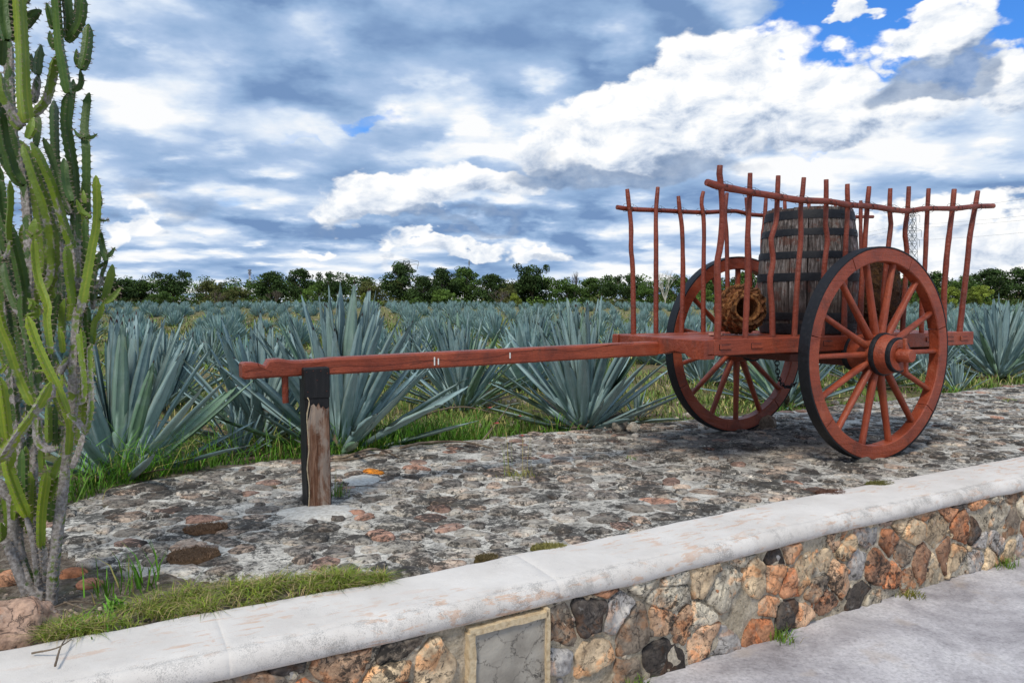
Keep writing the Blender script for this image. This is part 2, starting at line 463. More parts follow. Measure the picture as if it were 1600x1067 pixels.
g.fin(c, .85, g.math('ADD', g.math('MULTIPLY', fn, .7), md), .55, .012, .3); M['pave'] = m

m, g = mat('field_soil')
md = g.noise(g.pos, .9, 7, .65, .3); fn = g.noise(g.pos, 14, 7, .72, .4)
c = g.ramp(fn, [(.30, (.09, .07, .04)), (.45, (.21, .165, .09)), (.6, (.36, .29, .16)), (.72, (.60, .52, .38))])
gr = g.ss(g.math('ADD', md, g.math('MULTIPLY', g.math('SUBTRACT', fn, .5), .6)), .44, .58)
gc = g.ramp(g.noise(g.pos, 22, 5, .7), [(.3, (.075, .11, .022)), (.55, (.18, .215, .04)), (.75, (.32, .31, .08))])
c = g.mix(g.math('MULTIPLY', gr, .85), c, gc)
g.fin(c, .95, g.math('ADD', fn, g.noise(g.pos, 60, 4, .7)), .9, .05, .2); M['field'] = m

m, g = mat('bed_soil')
fn = g.noise(g.pos, 28, 7, .75, .4); md = g.noise(g.pos, 5, 5, .6)
c = g.ramp(fn, [(.3, (.05, .04, .03)), (.46, (.15, .115, .085)), (.58, (.28, .23, .175)), (.70, (.52, .47, .40))])
c = g.mix(g.math('MULTIPLY', g.ss(md, .52, .62), .4), c, (.10, .12, .035))
g.fin(c, .95, fn, 1., .03, .2); M['soil'] = m

def m_paint(name, base, worn=.5):
    m, g = mat(name)
    X, Y, Z = g.sep(g.obj)
    gv = g.combine(g.math('MULTIPLY', X, .12), Y, Z)
    grain = g.noise(gv, 38, 6, .6, .4); fn = g.noise(g.obj, 70, 5, .65); md = g.noise(g.pos, 4.5, 5, .6)
    c = g.mix(1., base, g.ramp(md, [(.3, (.62, .58, .58)), (.5, (1, 1, 1)), (.72, (1.25, 1.45, 1.5))]), 'MULTIPLY')
    c = g.mix(1., c, g.ramp(fn, [(.25, (.75, .72, .7)), (.5, (1, 1, 1)), (.75, (1.12, 1.16, 1.18))]), 'MULTIPLY')
    ck = g.ss(grain, .345, .28)
    c = g.mix(g.math('MULTIPLY', ck, worn), c, (.035, .012, .008))
    chip = g.ss(g.noise(g.pos, 36, 6, .75), .63, .67)
    c = g.mix(g.math('MULTIPLY', chip, .7), c, (.085, .05, .035))
    dirt = g.ss(g.noise(g.vmath('ADD', g.pos, (2, 5, 1)), 7, 7, .7, .5), .50, .68)
    c = g.mix(g.math('MULTIPLY', dirt, .45), c, (.085, .030, .018))
    fade = g.ss(g.noise(g.vmath('ADD', g.pos, (8, 5, 1)), 5, 6, .7, .5), .55, .70)
    c = g.mix(g.math('MULTIPLY', fade, .25), c, (.46, .17, .10))
    g.fin(c, g.rng(fn, .3, .7, .36, .56), g.math('ADD', g.math('MULTIPLY', grain, 1.), g.math('MULTIPLY', fn, .5)), .9, .008, .45)
    return m
M['red'] = m_paint('red_oxide_paint', (.280, .050, .018))
M['reds'] = m_paint('red_oxide_paint_on_bark', (.215, .038, .016), .45)
M['reddark'] = m_paint('aged_dark_red_timber', (.10, .026, .016), .6)

m, g = mat('black_iron')
fn = g.noise(g.pos, 45, 6, .7)
c = g.ramp(fn, [(.3, (.003, .0035, .005)), (.55, (.008, .009, .012)), (.75, (.028, .028, .032))])
g.fin(c, g.rng(fn, .3, .7, .42, .7), fn, .3, .004, .35); M['iron'] = m

m, g = mat('black_painted_timber')
X, Y, Z = g.sep(g.obj)
gr_ = g.noise(g.combine(X, Y, g.math('MULTIPLY', Z, .1)), 60, 6, .6, .3)
c = g.ramp(gr_, [(.3, (.003, .003, .0035)), (.6, (.010, .009, .009)), (.8, (.035, .03, .028))])
g.fin(c, .55, gr_, .6, .006, .4); M['blacktimber'] = m

m, g = mat('weathered_bare_wood')
X, Y, Z = g.sep(g.obj)
gr_ = g.noise(g.combine(g.math('MULTIPLY', X, 1.), Y, g.math('MULTIPLY', Z, .11)), 44, 8, .68, .6)
md = g.noise(g.combine(g.math('MULTIPLY', X, 1.), Y, g.math('MULTIPLY', Z, .35)), 11, 6, .7, .4)
c = g.ramp(gr_, [(.3, (.06, .022, .012)), (.45, (.17, .075, .04)), (.58, (.33, .19, .12)), (.72, (.52, .40, .30))])
c = g.mix(g.math('MULTIPLY', g.ss(md, .5, .62), .55), c, (.50, .42, .34))
c = g.mix(g.math('MULTIPLY', g.ss(md, .40, .33), .8), c, (.035, .016, .01))
g.fin(c, .85, gr_, 1., .012, .3); M['barewood'] = m

m, g = mat('grey_barrel_oak')
X, Y, Z = g.sep(g.obj)
gr_ = g.noise(g.combine(X, Y, g.math('MULTIPLY', Z, .10)), 70, 8, .7, .5); md = g.noise(g.obj, 9, 6, .7, .3)
c = g.ramp(gr_, [(.33, (.012, .009, .008)), (.45, (.065, .052, .046)), (.56, (.16, .14, .13)), (.70, (.36, .34, .33))])
c = g.mix(1., c, g.tint, 'MULTIPLY')
c = g.mix(g.math('MULTIPLY', g.ss(md, .53, .60), .6), c, (.10, .028, .014))
c = g.mix(g.math('MULTIPLY', g.ss(g.noise(g.vmath('ADD', g.obj, (4, 2, 1)), 6, 5, .65), .54, .62), .6), c, (.022, .02, .02))
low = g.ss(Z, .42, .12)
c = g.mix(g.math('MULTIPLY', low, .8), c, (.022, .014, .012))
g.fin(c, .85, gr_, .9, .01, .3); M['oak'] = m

m, g = mat('agave_heart_fibre')
gr_ = g.noise(g.obj, 48, 7, .7, .6); md = g.noise(g.obj, 13, 5, .6)
c = g.ramp(gr_, [(.3, (.035, .013, .006)), (.46, (.16, .066, .022)), (.6, (.36, .17, .055)), (.76, (.62, .38, .16))])
c = g.mix(1., c, g.tint, 'MULTIPLY')
c = g.mix(g.math('MULTIPLY', g.ss(md, .55, .66), .5), c, (.035, .018, .012))
g.fin(c, .85, gr_, 1., .015, .3); M['heart'] = m

def m_leaf(name, near):
    m, g = mat(name)
    uvn = g.new('ShaderNodeUVMap').outputs[0]
    u, v, _ = g.sep(uvn)
    oi = g.new('ShaderNodeObjectInfo'); rnd = oi.outputs['Random']
    md = g.noise(g.obj, 7, 5, .6, .3)
    if near:
        fnl = g.noise(g.combine(g.math('MULTIPLY', u, 9.), g.math('MULTIPLY', v, 1.2), rnd), 3.5, 5, .6)
        c = g.ramp(g.math('ADD', g.math('MULTIPLY', fnl, .6), g.math('MULTIPLY', md, .4)), [(.3, (.19, .285, .28)), (.5, (.28, .405, .40)), (.7, (.39, .53, .515))])
        green = g.mix(g.ss(rnd, .80, .96), c, (.075, .17, .065))
        c = g.mix(.75, c, green)
        c = g.mix(1., c, g.ramp(rnd, [(0., (.58, .64, .66)), (.5, (1, 1, 1)), (1., (1.28, 1.2, 1.12))]), 'MULTIPLY')
        scar = g.ss(g.noise(g.combine(g.math('MULTIPLY', u, 4.), g.math('MULTIPLY', v, 14.), g.math('MULTIPLY', rnd, 50.)), 2.6, 6, .72), .64, .70)
        c = g.mix(g.math('MULTIPLY', scar, .4), c, (.16, .15, .10))
        dust = g.ss(g.noise(g.combine(g.math('MULTIPLY', u, 2.), g.math('MULTIPLY', v, 5.), g.math('MULTIPLY', rnd, 30.)), 1.6, 5, .6), .5, .66)
        c = g.mix(g.math('MULTIPLY', dust, .25), c, (.50, .56, .55))
        ed = g.ss(g.math('ABSOLUTE', g.math('SUBTRACT', u, .5)), .455, .49)
        c = g.mix(g.math('MULTIPLY', ed, .5), c, (.25, .27, .13))
        band = g.ss(g.noise(g.combine(0., g.math('MULTIPLY', v, 9.), rnd), 1.6, 2, .5), .52, .6)
        c = g.mix(g.math('MULTIPLY', band, .16), c, (.32, .44, .43))
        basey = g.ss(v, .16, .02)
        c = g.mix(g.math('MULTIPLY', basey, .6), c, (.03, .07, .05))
        tip = g.ss(v, .965, .985); c = g.mix(tip, c, (.05, .018, .012))
        g.fin(c, .55, fnl, .25, .006, .4)
    else:
        c = g.mix(1., g.ramp(md, [(.3, (.16, .25, .245)), (.5, (.235, .35, .34)), (.7, (.33, .45, .43))]), g.tint, 'MULTIPLY')
        g.fin(c, .6, None, spec=.35)
    return m
M['agave'] = m_leaf('agave_leaf', True); M['agavefar'] = m_leaf('distant_agave_leaf', False)
m, g = mat('dry_leaf')
n_ = g.noise(g.obj, 14, 6, .7)
g.fin(g.ramp(n_, [(.3, (.05, .035, .025)), (.5, (.16, .12, .085)), (.7, (.34, .27, .19))]), .9, n_, .6, .01, .2); M['dry'] = m
m, g = mat('grass_blade')
g.fin(g.tint, .6, None, spec=.3)
M['grass'] = m
m, g = mat('tree_foliage')
oc = g.new('ShaderNodeObjectInfo').outputs['Color']
g.fin(g.mix(1., oc, g.tint, 'MULTIPLY'), .75, None, spec=.15); M['foliage'] = m
m, g = mat('tree_bark')
n_ = g.noise(g.obj, 6, 5, .7)
g.fin(g.ramp(n_, [(.3, (.05, .04, .03)), (.7, (.20, .165, .13))]), .95, n_, .6, .04, .2); M['bark'] = m
m, g = mat('galvanised_steel'); g.fin((.20, .22, .24), .5); M['steel'] = m
m, g = mat('red_mast_paint'); g.fin((.40, .08, .06), .6); M['mastred'] = m
m, g = mat('white_mast_paint'); g.fin((.65, .65, .65), .6); M['mastwhite'] = m
m, g = mat('white_tape'); g.fin((.75, .75, .70), .7); M['white'] = m
m, g = mat('red_petal'); g.fin((.42, .05, .05), .7); M['petal'] = m
m, g = mat('cactus_skin')
md = g.noise(g.pos, 16, 6, .7, .5); fn = g.noise(g.pos, 90, 4, .6)
c = g.mix(1., g.tint, g.ramp(g.noise(g.pos, 10, 4, .6), [(.3, (.72, .78, .7)), (.5, (1, 1, 1)), (.7, (1.2, 1.15, .9))]), 'MULTIPLY')
at2 = g.new('ShaderNodeAttribute'); at2.attribute_name = 'cork'
cork = g.math('ADD', at2.outputs['Fac'], g.math('MULTIPLY', g.math('SUBTRACT', md, .5), 1.5))
ckc = g.ramp(fn, [(.3, (.13, .11, .095)), (.5, (.26, .235, .215)), (.7, (.42, .39, .37))])
c = g.mix(g.ss(cork, .44, .56), c, ckc)
g.fin(c, g.rng(cork, .3, .6, .45, .85), g.math('ADD', fn, md), .45, .006, .4); M['cactus'] = m
m, g = mat('cactus_spine'); g.fin((.30, .23, .17), .7); M['spine'] = m
m, g = mat('moss'); n_ = g.noise(g.pos, 60, 5, .7)
g.fin(g.mix(1., g.tint, g.ramp(n_, [(.3, (.5, .5, .5)), (.6, (1.1, 1.1, 1.1))]), 'MULTIPLY'), .95, n_, 1., .02, .1); M['moss'] = m
m, g = mat('white_lime'); n_ = g.noise(g.pos, 40, 6, .7)
g.fin(g.ramp(n_, [(.3, (.40, .36, .30)), (.6, (.72, .69, .62))]), .9, n_, .6, .008, .2); M['lime'] = m

# ================================================================== ground
def ng(x, y, z=0., s=1.): return mnoise.noise(Vector((x * s, y * s, z)))
def L0(s):        # inner edge of the coping
    return float(np.interp(s, [-9, -5, -3.9, -3, -1.66, -.4, .9, 14], [-1.36, -1.365, -1.37, -1.335, -1.25, -1.215, -1.193, -1.19])) 
def far_edge(s):
    e = float(np.interp(s, [-5.4, -5.0, -4.75, -4.43, -4.1, -3.79, -3.0, -2.38, 1.5, 3.5, 6.2, 14], [.35, .62, .92, 1.10, 1.24, 1.318, 1.36, 1.40, 1.345, 1.42, 1.63, 1.7]))
    return e + .045 * ng(s * 2.1, 3.3) + .03 * ng(s * 6.5, 9.1)
def near_edge(s):
    e = float(np.interp(s, [-5.2, -4.95, -4.8, -4.64, -4.3, -3.9, -3.7, 14], [.3, -.45, -.72, -.90, -1.06, -1.24, -1.5, -1.5]))
    return e + .03 * ng(s * 5, 7.7)

# far sheet of field ground, from the retaining wall to beyond the horizon
def grid_obj(name, ss, ll, zf, m, tint=None, parent=None, **props):
    V = [(s, l, zf(s, l)) for s in ss for l in ll]; n = len(ll)
    idx = np.arange(len(ss) * n).reshape(len(ss), n)
    Fc = np.stack([idx[:-1, :-1], idx[1:, :-1], idx[1:, 1:], idx[:-1, 1:]], -1).reshape(-1, 4)
    me = np_mesh(name, np.array(V), Fc, 4, [m], tint, True)
    o = link(name, me, parent, **props)
    if parent is None: o.location = CO; o.rotation_euler = (0, 0, TH)
    return o
def field_z(s, l):
    if l < 1.: return -.075
    d = min(1., (l - 1.) / 2.)
    e = min(1., max(0., (l - 22.) / 50.)); e = e * e * (3 - 2 * e)
    return -.075 + .55 * e + d * (.035 * ng(s * .5, l * .5) + .02 * ng(s * 2.3, l * 2.3)) + .12 * e * ng(s * .05, l * .08)
ssn = np.concatenate([np.linspace(-900, -60, 10), np.linspace(-40, -12, 15), np.arange(-11, 14, .18), np.linspace(15, 60, 30), np.linspace(80, 1500, 12)])
lln = np.concatenate([[-1.45, -1.2, 1.0], np.arange(1.15, 14, .18), np.linspace(15, 90, 60), np.linspace(110, 1500, 12)])
grid_obj('field_ground', ssn, lln, field_z, M['field'], kind='structure')
# lower pavement on the near side of the wall
ssp = np.concatenate([np.linspace(-60, -6, 12), np.arange(-5.5, 4, .1), np.linspace(5, 60, 12)])
llp = np.concatenate([np.linspace(-60, -5, 10), np.arange(-4.6, -1.45, .1), [-1.42]])
grid_obj('pavement', ssp, llp, lambda s, l: -.49 + (.006 * ng(s * 1.3, l * 1.3) + .003 * ng(s * 6, l * 6) if -6 < s < 5 and l > -5 else 0), M['pave'], kind='structure')
# soil bed at the left end of the terrace
def soil_z(s, l):
    e = min(1., max(0., (1.9 - l) / .6)) * min(1., max(0., (s + 8.5) / 1.5))
    return -.10 + .095 * e + .02 * ng(s * 3, l * 3) + .012 * ng(s * 9, l * 9) + .006 * ng(s * 25, l * 25)
grid_obj('soil_bed', np.arange(-9, -3.4, .045), np.arange(-1.40, 2.2, .045), soil_z, M['soil'], kind='structure')

# stone and mortar terrace
def terr_z(s, l):
    fe, ne = far_edge(s), near_edge(s)
    d = min(fe - l, l - ne)
    base = .012 * ng(s * 1.1, l * 1.1, 5.) + .006 * ng(s * 4, l * 4, 2.) + .003 * ng(s * 14, l * 14, 1.)
    if d > .06: return base + .008
    if d > 0: return base + .008 - .02 * (1 - d / .06) ** 2
    return -.17
ss_ = np.concatenate([np.arange(-5.3, 3.2, .03), np.arange(3.2, 14, .08)])
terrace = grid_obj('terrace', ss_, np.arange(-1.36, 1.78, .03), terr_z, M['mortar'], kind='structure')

# irregular stones from clipped cells
def clip(poly, mx, my, nx, ny):
    out = []; n = len(poly)
    for i in range(n):
        a, b = poly[i], poly[(i + 1) % n]
        da = (a[0] - mx) * nx + (a[1] - my) * ny; db = (b[0] - mx) * nx + (b[1] - my) * ny
        if da <= 0: out.append(a)
        if (da < 0 < db) or (db < 0 < da):
            t = da / (da - db); out.append((a[0] + (b[0] - a[0]) * t, a[1] + (b[1] - a[1]) * t))
    return out
def cells(x0, x1, y0, y1, cx, cy, jit, r):
    nx, ny = int((x1 - x0) / cx) + 1, int((y1 - y0) / cy) + 1
    G = {}
    for i in range(-2, nx + 2):
        for j in range(-2, ny + 2):
            G[i, j] = (x0 + (i + .5 + (.5 * (j % 2))) * cx + r.uniform(-jit, jit) * cx, y0 + (j + .5) * cy + r.uniform(-jit, jit) * cy, r.uniform(-.14, .14))
    for i in range(nx):
        for j in range(ny):
            px0, py0, w0 = G[i, j]
            poly = [(px0 - 2 * cx, py0 - 2 * cy), (px0 + 2 * cx, py0 - 2 * cy), (px0 + 2 * cx, py0 + 2 * cy), (px0 - 2 * cx, py0 + 2 * cy)]
            for a in (-2, -1, 0, 1, 2):
                for b in (-2, -1, 0, 1, 2):
                    if (a or b) and (i + a, j + b) in G:
                        qx, qy, w1 = G[i + a, j + b]
                        t = .5 + (w0 - w1) * .5
                        poly = clip(poly, px0 + (qx - px0) * t, py0 + (qy - py0) * t, (qx - px0), (qy - py0))
                        if len(poly) < 3: break
                if len(poly) < 3: break
            if len(poly) >= 3: yield px0, py0, poly
def outline(poly, cx, cy, gap, n, r, rough, soft=1, mod=1.):
    """shrink, round and roughen a cell outline -> n points about its centre"""
    P = np.array(poly); c = P.mean(0)
    for _ in range(soft):
        Q = np.roll(P, -1, 0); P = np.stack([P * .75 + Q * .25, P * .25 + Q * .75], 1).reshape(-1, 2)
    if not soft: P = np.concatenate([P + (np.roll(P, -1, 0) - P) * t for t in (0., .08, .25, .5, .75, .92)])
    d = P - c; rad = np.linalg.norm(d, axis=1); ang = np.arctan2(d[:, 1], d[:, 0]); o = np.argsort(ang); ang, rad = ang[o], rad[o]
    th = np.linspace(-math.pi, math.pi, n, endpoint=False)
    rr = np.interp(th, np.concatenate([ang - 2 * math.pi, ang, ang + 2 * math.pi]), np.tile(rad, 3))
    rr = np.maximum(rr - gap, rr * .45) * (1 + rough * r.uniform(-1, 1, n))
    sq = r.uniform(0, 6.28); rr = rr * (1 + mod * rough * (.9 * np.cos(th * 2 + sq) + .7 * np.cos(th * 3 + sq * 2)))
    return c, th, rr
def stone_geo(c, th, rr, h, z0, rings, r, rough, flat=0.):
    """domed lump: rings of (radial fraction, height fraction)"""
    V = []; n = len(th); seed = r.uniform(0, 99)
    for (f, hf) in rings:
        for a, q in zip(th, rr):
            x, y = c[0] + math.cos(a) * q * f, c[1] + math.sin(a) * q * f
            V.append((x, y, z0 + h * hf + (rough * ng(x * 14, y * 14, seed) + rough * .6 * ng(x * 40, y * 40, seed) if f < .97 else 0)))
    V.append((c[0], c[1], z0 + h * rings[-1][1] + rough * ng(c[0] * 14, c[1] * 14, seed)))
    Fc = []
    for k_ in range(len(rings) - 1):
        for i in range(n):
            j = (i + 1) % n; Fc.append((k_ * n + i, k_ * n + j, (k_ + 1) * n + j, (k_ + 1) * n + i))
    k_ = len(rings) - 1
    for i in range(n): Fc.append((k_ * n + i, k_ * n + (i + 1) % n, len(V) - 1))
    return V, Fc
r = np.random.default_rng(11)
TCOL = [((.40, .37, .32), 7), ((.29, .265, .235), 6), ((.50, .46, .40), 5), ((.36, .24, .19), 1.4), ((.44, .26, .19), .5), ((.21, .19, .165), 3), ((.44, .35, .28), 3)]
def pick(cols, r):
    w_ = np.array([c_[1] for c_ in cols], float); c_ = cols[r.choice(len(cols), p=w_ / w_.sum())][0]
    k_ = r.uniform(.8, 1.2); return tuple(x * k_ for x in c_)
st = []
for px0, py0, poly in cells(-5.1, 13.5, -1.34, 1.75, .165, .125, .42, r):
    if py0 > far_edge(px0) - .07 or py0 < max(near_edge(px0), L0(px0)) + .05: continue
    if r.random() < .12: continue
    wp = F2W(px0, py0); d = wp.length
    if wp.y < 1.8 or abs(wp.x / wp.y) > .80: continue
    st.append((d, px0, py0, poly))
st.sort(key=lambda t: t[0])
rest = MB(); ORANGE = on_z(585, 738, .01); WHITE = [on_z(425, 778), on_z(1215, 770), on_z(1160, 742)]
for i, (d, px0, py0, poly) in enumerate(st):
    big = i < 300
    sc_ = r.uniform(.0, .016) if r.random() < .75 else r.uniform(.016, .045)
    c_, th, rr = outline(poly, 0, 0, sc_, 16 if big else 9, r, .13)
    base = .012 * ng(px0 * 1.1, py0 * 1.1, 5.) + .006 * ng(px0 * 4, py0 * 4, 2.) + .008
    h = r.uniform(.005, .019); lab = None
    t_ = pick(TCOL, r); P = F2W(px0, py0)
    if (P - ORANGE).length < .09: t_ = (.75, .27, .03); h = .02; lab = 'bright orange stone'
    elif min((P - q).length for q in WHITE) < .085: t_ = (.75, .70, .62)
    V, Fc = stone_geo(c_, th, rr, h, base, [(1., -1.2), (.93, .35), (.72, .95), (.38, 1.0)] if big else [(1., -1.), (.85, .6), (.5, 1.)], r, .0035)
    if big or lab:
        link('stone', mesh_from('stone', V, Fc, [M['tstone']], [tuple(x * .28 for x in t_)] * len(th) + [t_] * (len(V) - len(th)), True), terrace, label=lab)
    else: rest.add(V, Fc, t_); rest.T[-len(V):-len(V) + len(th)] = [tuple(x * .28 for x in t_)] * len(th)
rest.build('stones', M['tstone'], terrace, True, kind='stuff')
# splash of pale mortar round the foot of the post
def patch(name, px_pts, z, h, m, parent, n=28, rough=.18, rr_=None):
    cxy = np.mean([[*on_z(x, y, z).xy] for x, y in px_pts], 0)
    fr = [W2F(on_z(x, y, z)) for x, y in px_pts]; cf = np.mean(fr, 0)
    d = np.array(fr) - cf; ang = np.arctan2(d[:, 1], d[:, 0]); o = np.argsort(ang); ang = ang[o]; rad = np.linalg.norm(d, axis=1)[o]
    th = np.linspace(-math.pi, math.pi, n, endpoint=False)
    q = np.interp(th, np.concatenate([ang - 2 * math.pi, ang, ang + 2 * math.pi]), np.tile(rad, 3)) * (1 + r.uniform(-rough, rough, n))
    V, Fc = stone_geo(cf, th, q, h, z, [(1., -1.), (.9, .5), (.6, 1.)], r, .002)
    b = MB(); b.add(V, Fc)
    return b.build(name, m, parent, True)
patch('mortar_splash', [(435, 800), (470, 790), (520, 788), (556, 795), (540, 805), (480, 812)], .021, .009, M['lime'], terrace)
patch('mortar_splash', [(548, 745), (575, 742), (590, 750), (570, 756), (556, 757)], .021, .008, M['lime'], terrace)

# ================================================================== retaining wall
WO = Vector((-2., -1.6, -.49))
wall = thing('retaining_wall', 'low rubble stone retaining wall under a rounded white painted coping', 'wall', F2W(*WO), TH)
def wl(o): o.location = -WO; return o
WF = lambda s: L0(s) - .335          # plane of the wall face
def wall_face(name, ss, zz, dep):
    V = [(s, WF(s) + dep(s, z), z) for s in ss for z in zz]; n = len(zz)
    idx = np.arange(len(ss) * n).reshape(len(ss), n)
    Fc = np.stack([idx[:-1, :-1], idx[1:, :-1], idx[1:, 1:], idx[:-1, 1:]], -1).reshape(-1, 4)
    return wl(link(name, np_mesh(name, np.array(V), Fc, 4, [M['wmortar']], None, True), wall))
wall_face('wall_bed', np.arange(-5.6, 13, .025), np.linspace(-.56, -.02, 22), lambda s, z: -.004 + .010 * ng(s * 7, z * 7) + .009 * ng(s * 19, z * 19) + .005 * ng(s * 45, z * 45))
# panel of cement framed by pale mortar strips
pn = [on_lat(x, y, WF(-3.2)) for x, y in ((733, 985), (842, 962), (842, 1066))]
ps0, ps1 = pn[0][0], pn[1][0]
WCOL = [((.58, .45, .30), 6), ((.56, .37, .24), 4), ((.50, .25, .14), 2.), ((.27, .22, .17), 2.5), ((.10, .085, .075), 2.2), ((.58, .52, .41), 4), ((.34, .20, .13), 1.6), ((.42, .40, .38), 2.4)]
r = np.random.default_rng(5); cnt = 0; small = MB()
for px0, py0, poly in cells(-5.4, 6.0, -.50, -.09, .185, .135, .49, r):
    if ps0 - .085 < px0 < ps1 + .07: continue
    if r.random() < .05: continue
    poly = [(x, min(max(y, -.51), -.055)) for x, y in poly]
    c_, th, rr = outline(poly, 0, 0, r.uniform(.0, .009), 24, r, .05, 0, .3)
    h = r.uniform(.008, .030)
    wy = WF(px0)
    V, Fc = stone_geo(c_, th, rr, h, 0, [(1., -.9), (.96, .45), (.87, .95), (.62, 1.0), (.3, 1.02)], r, .015)
    V = [(x, wy - zz, y) for x, y, zz in V]
    Fc = [f for f in Fc]
    t_ = pick(WCOL, r)
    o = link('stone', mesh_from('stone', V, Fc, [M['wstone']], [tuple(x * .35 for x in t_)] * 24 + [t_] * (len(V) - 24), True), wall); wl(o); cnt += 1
    # chinking chips between the big stones
    for _ in range(2):
        a = r.uniform(0, 6.28); q = float(np.interp(a, np.linspace(0, 6.28, 24), rr)) + .012
        cx_, cz_ = c_[0] + math.cos(a) * q, c_[1] + math.sin(a) * q
        if not -.49 < cz_ < -.09: continue
        th2 = np.linspace(-math.pi, math.pi, 9, endpoint=False); rr2 = r.uniform(.008, .022) * (1 + r.uniform(-.3, .3, 9))
        V, Fc = stone_geo((cx_, cz_), th2, rr2, r.uniform(.008, .018), 0, [(1., -1.), (.8, .7), (.4, 1.)], r, .004)
        small.add([(x, wy - zz, y) for x, y, zz in V], Fc, pick(WCOL, r))
wl(small.build('chinking_stones', M['wstone'], wall, True, kind='stuff'))
pw = WF((ps0 + ps1) / 2)
b = MB()
xs = np.linspace(ps0 - .01, ps1 + .01, 16); zs = np.linspace(-.52, -.095, 14)
b.add([(x, pw - .028 - .004 * ng(x * 12, z * 12), z) for x in xs for z in zs], [(i * 14 + j, (i + 1) * 14 + j, (i + 1) * 14 + j + 1, i * 14 + j + 1) for i in range(15) for j in range(13)])
wl(b.build('cement_panel', M['cement'], wall, True))
def strip(p0, p1, w0):
    b = MB(); n = 14; pts = [np.array(p0) + (np.array(p1) - np.array(p0)) * t for t in np.linspace(0, 1, n)]
    d = (np.array(p1) - np.array(p0)); d = d / np.linalg.norm(d); nn = np.array([-d[1], d[0]])
    V = []; Fc = []
    for p in pts:
        wa, wb = w0 * random.uniform(.8, 1.25), w0 * random.uniform(.8, 1.25)
        for q, y in ((p - nn * wa, .0), (p - nn * wa * .85, -.042), (p + nn * wb * .85, -.042), (p + nn * wb, 0.)): V.append((q[0], pw + y, q[1]))
    for i in range(n - 1):
        for j in range(3): Fc.append((i * 4 + j, (i + 1) * 4 + j, (i + 1) * 4 + j + 1, i * 4 + j + 1))
    Fc += [(0, 1, 2, 3), tuple((n - 1) * 4 + i for i in (3, 2, 1, 0))]
    b.add(V, Fc); wl(b.build('mortar_strip', M['strip'], wall, False))
strip((ps0 - .012, -.53), (ps0 - .012, -.088), .016)
strip((ps1 + .012, -.53), (ps1 + .012, -.058), .009)
strip((ps0 - .02, -.084), (ps1 + .012, -.080), .013)
# rounded coping
prof = [(0.02, -.10, 0), (0.005, .012, 0), (-.006, .028, 0), (-.02, .031, 0), (-.08, .032, 0), (-.15, .033, 0), (-.22, .032, 0), (-.28, .031, .1), (-.312, .030, .3), (-.322, .0255, 1), (-.327, .025, 1), (-.333, .028, 1), (-.344, .026, 1), (-.357, .018, 1), (-.367, .006, 1), (-.373, -.010, 1), (-.374, -.026, 1), (-.370, -.041, 1), (-.361, -.053, 1), (-.348, -.060, .6), (-.33, -.063, .3), (-.30, -.064, 0)]
joints = [-4.50, -3.28, .9]; sss = np.sort(np.concatenate([np.arange(-6.0, 3, .04), np.arange(3, 14.2, .3), [j_ + o_ for j_ in joints for o_ in (-.0035, -.0015, .0015, .0035)]])); V = []; T = []
for s in sss:
    for (y, z, gq) in prof:
        e = .0035 * ng(s * 1.7, y * 3, 4.) + .0025 * ng(s * 6, y * 9 + z * 9, 8.) + .0015 * ng(s * 20, y * 20 + z * 20, 8.)
        if min(abs(s - j_) for j_ in joints) < .002 and y > -.36: e -= .0012
        if min(abs(s - j_) for j_ in joints) < .002 and y <= -.35: y += .0012
        V.append((s, L0(s) + y + (e if y < -.3 or y > -.03 else 0) * 1.3, z + e)); T.append((gq, gq, gq))
n = len(prof); idx = np.arange(len(V)).reshape(len(sss), n)
Fc = np.stack([idx[:-1, :-1], idx[:-1, 1:], idx[1:, 1:], idx[1:, :-1]], -1).reshape(-1, 4)
wl(link('coping', np_mesh('coping', np.array(V), Fc, 4, [M['cap']], np.array(T), True), wall))

# ================================================================== cart
cart = thing('ox_cart', 'red painted two-wheeled wooden ox cart with stake sides and a long draw pole', 'cart', (CX, CY, 0), TH)
DZ = .872
# deck planks run along the cart
pl_y = np.linspace(-.43, .43, 7)
for i in range(6):
    b = MB(); b.box(-1.40, 1.40, pl_y[i] + .003, pl_y[i + 1] - .003, DZ - .035 + random.uniform(-.002, .002), DZ - .002 + random.uniform(-.003, .002), .003, .0006, seg=16)
    b.build('plank', M['red'], cart)
for sgn in (-1, 1):
    b = MB(); y0, y1 = (-.50, -.433) if sgn < 0 else (.433, .50)
    b.box(-1.36 if sgn < 0 else -1.44, 1.44 if sgn < 0 else 1.40, y0, y1, .768, DZ + .003, .006, .0012, seg=26)
    b.build('side_beam', M['red'], cart)
# end beams; the front one is cut away underneath near its outer end
b = MB(); b.box(-1.425, -1.362, -.502, .43, .775, DZ + .001, .006, .001, seg=1); fb = b.build('front_beam', M['red'], cart)
b = MB()
V = []; 
for y, zb in ((-.506, .748), (-.40, .748), (-.36, .757), (-.32, .782), (-.22, .79), (-.10, .766), (-.055, .757)):
    for x, z in ((-1.452, zb), (-1.365, zb), (-1.365, .773), (-1.423, .7735), (-1.423, .868), (-1.452, .868)): V.append((x, y, z))
Fc = []
for i in range(6):
    for j in range(6): Fc.append((i * 6 + j, (i + 1) * 6 + j, (i + 1) * 6 + (j + 1) % 6, i * 6 + (j + 1) % 6))
Fc += [(0, 1, 2, 3, 4, 5)[::-1], tuple(36 + i for i in range(6))][:2]
b.add(V, Fc); b.build('front_bolster', M['red'], cart)
b = MB(); b.box(1.365, 1.425, -.431, .431, .775, DZ, .005, .001); b.build('rear_beam', M['red'], cart)
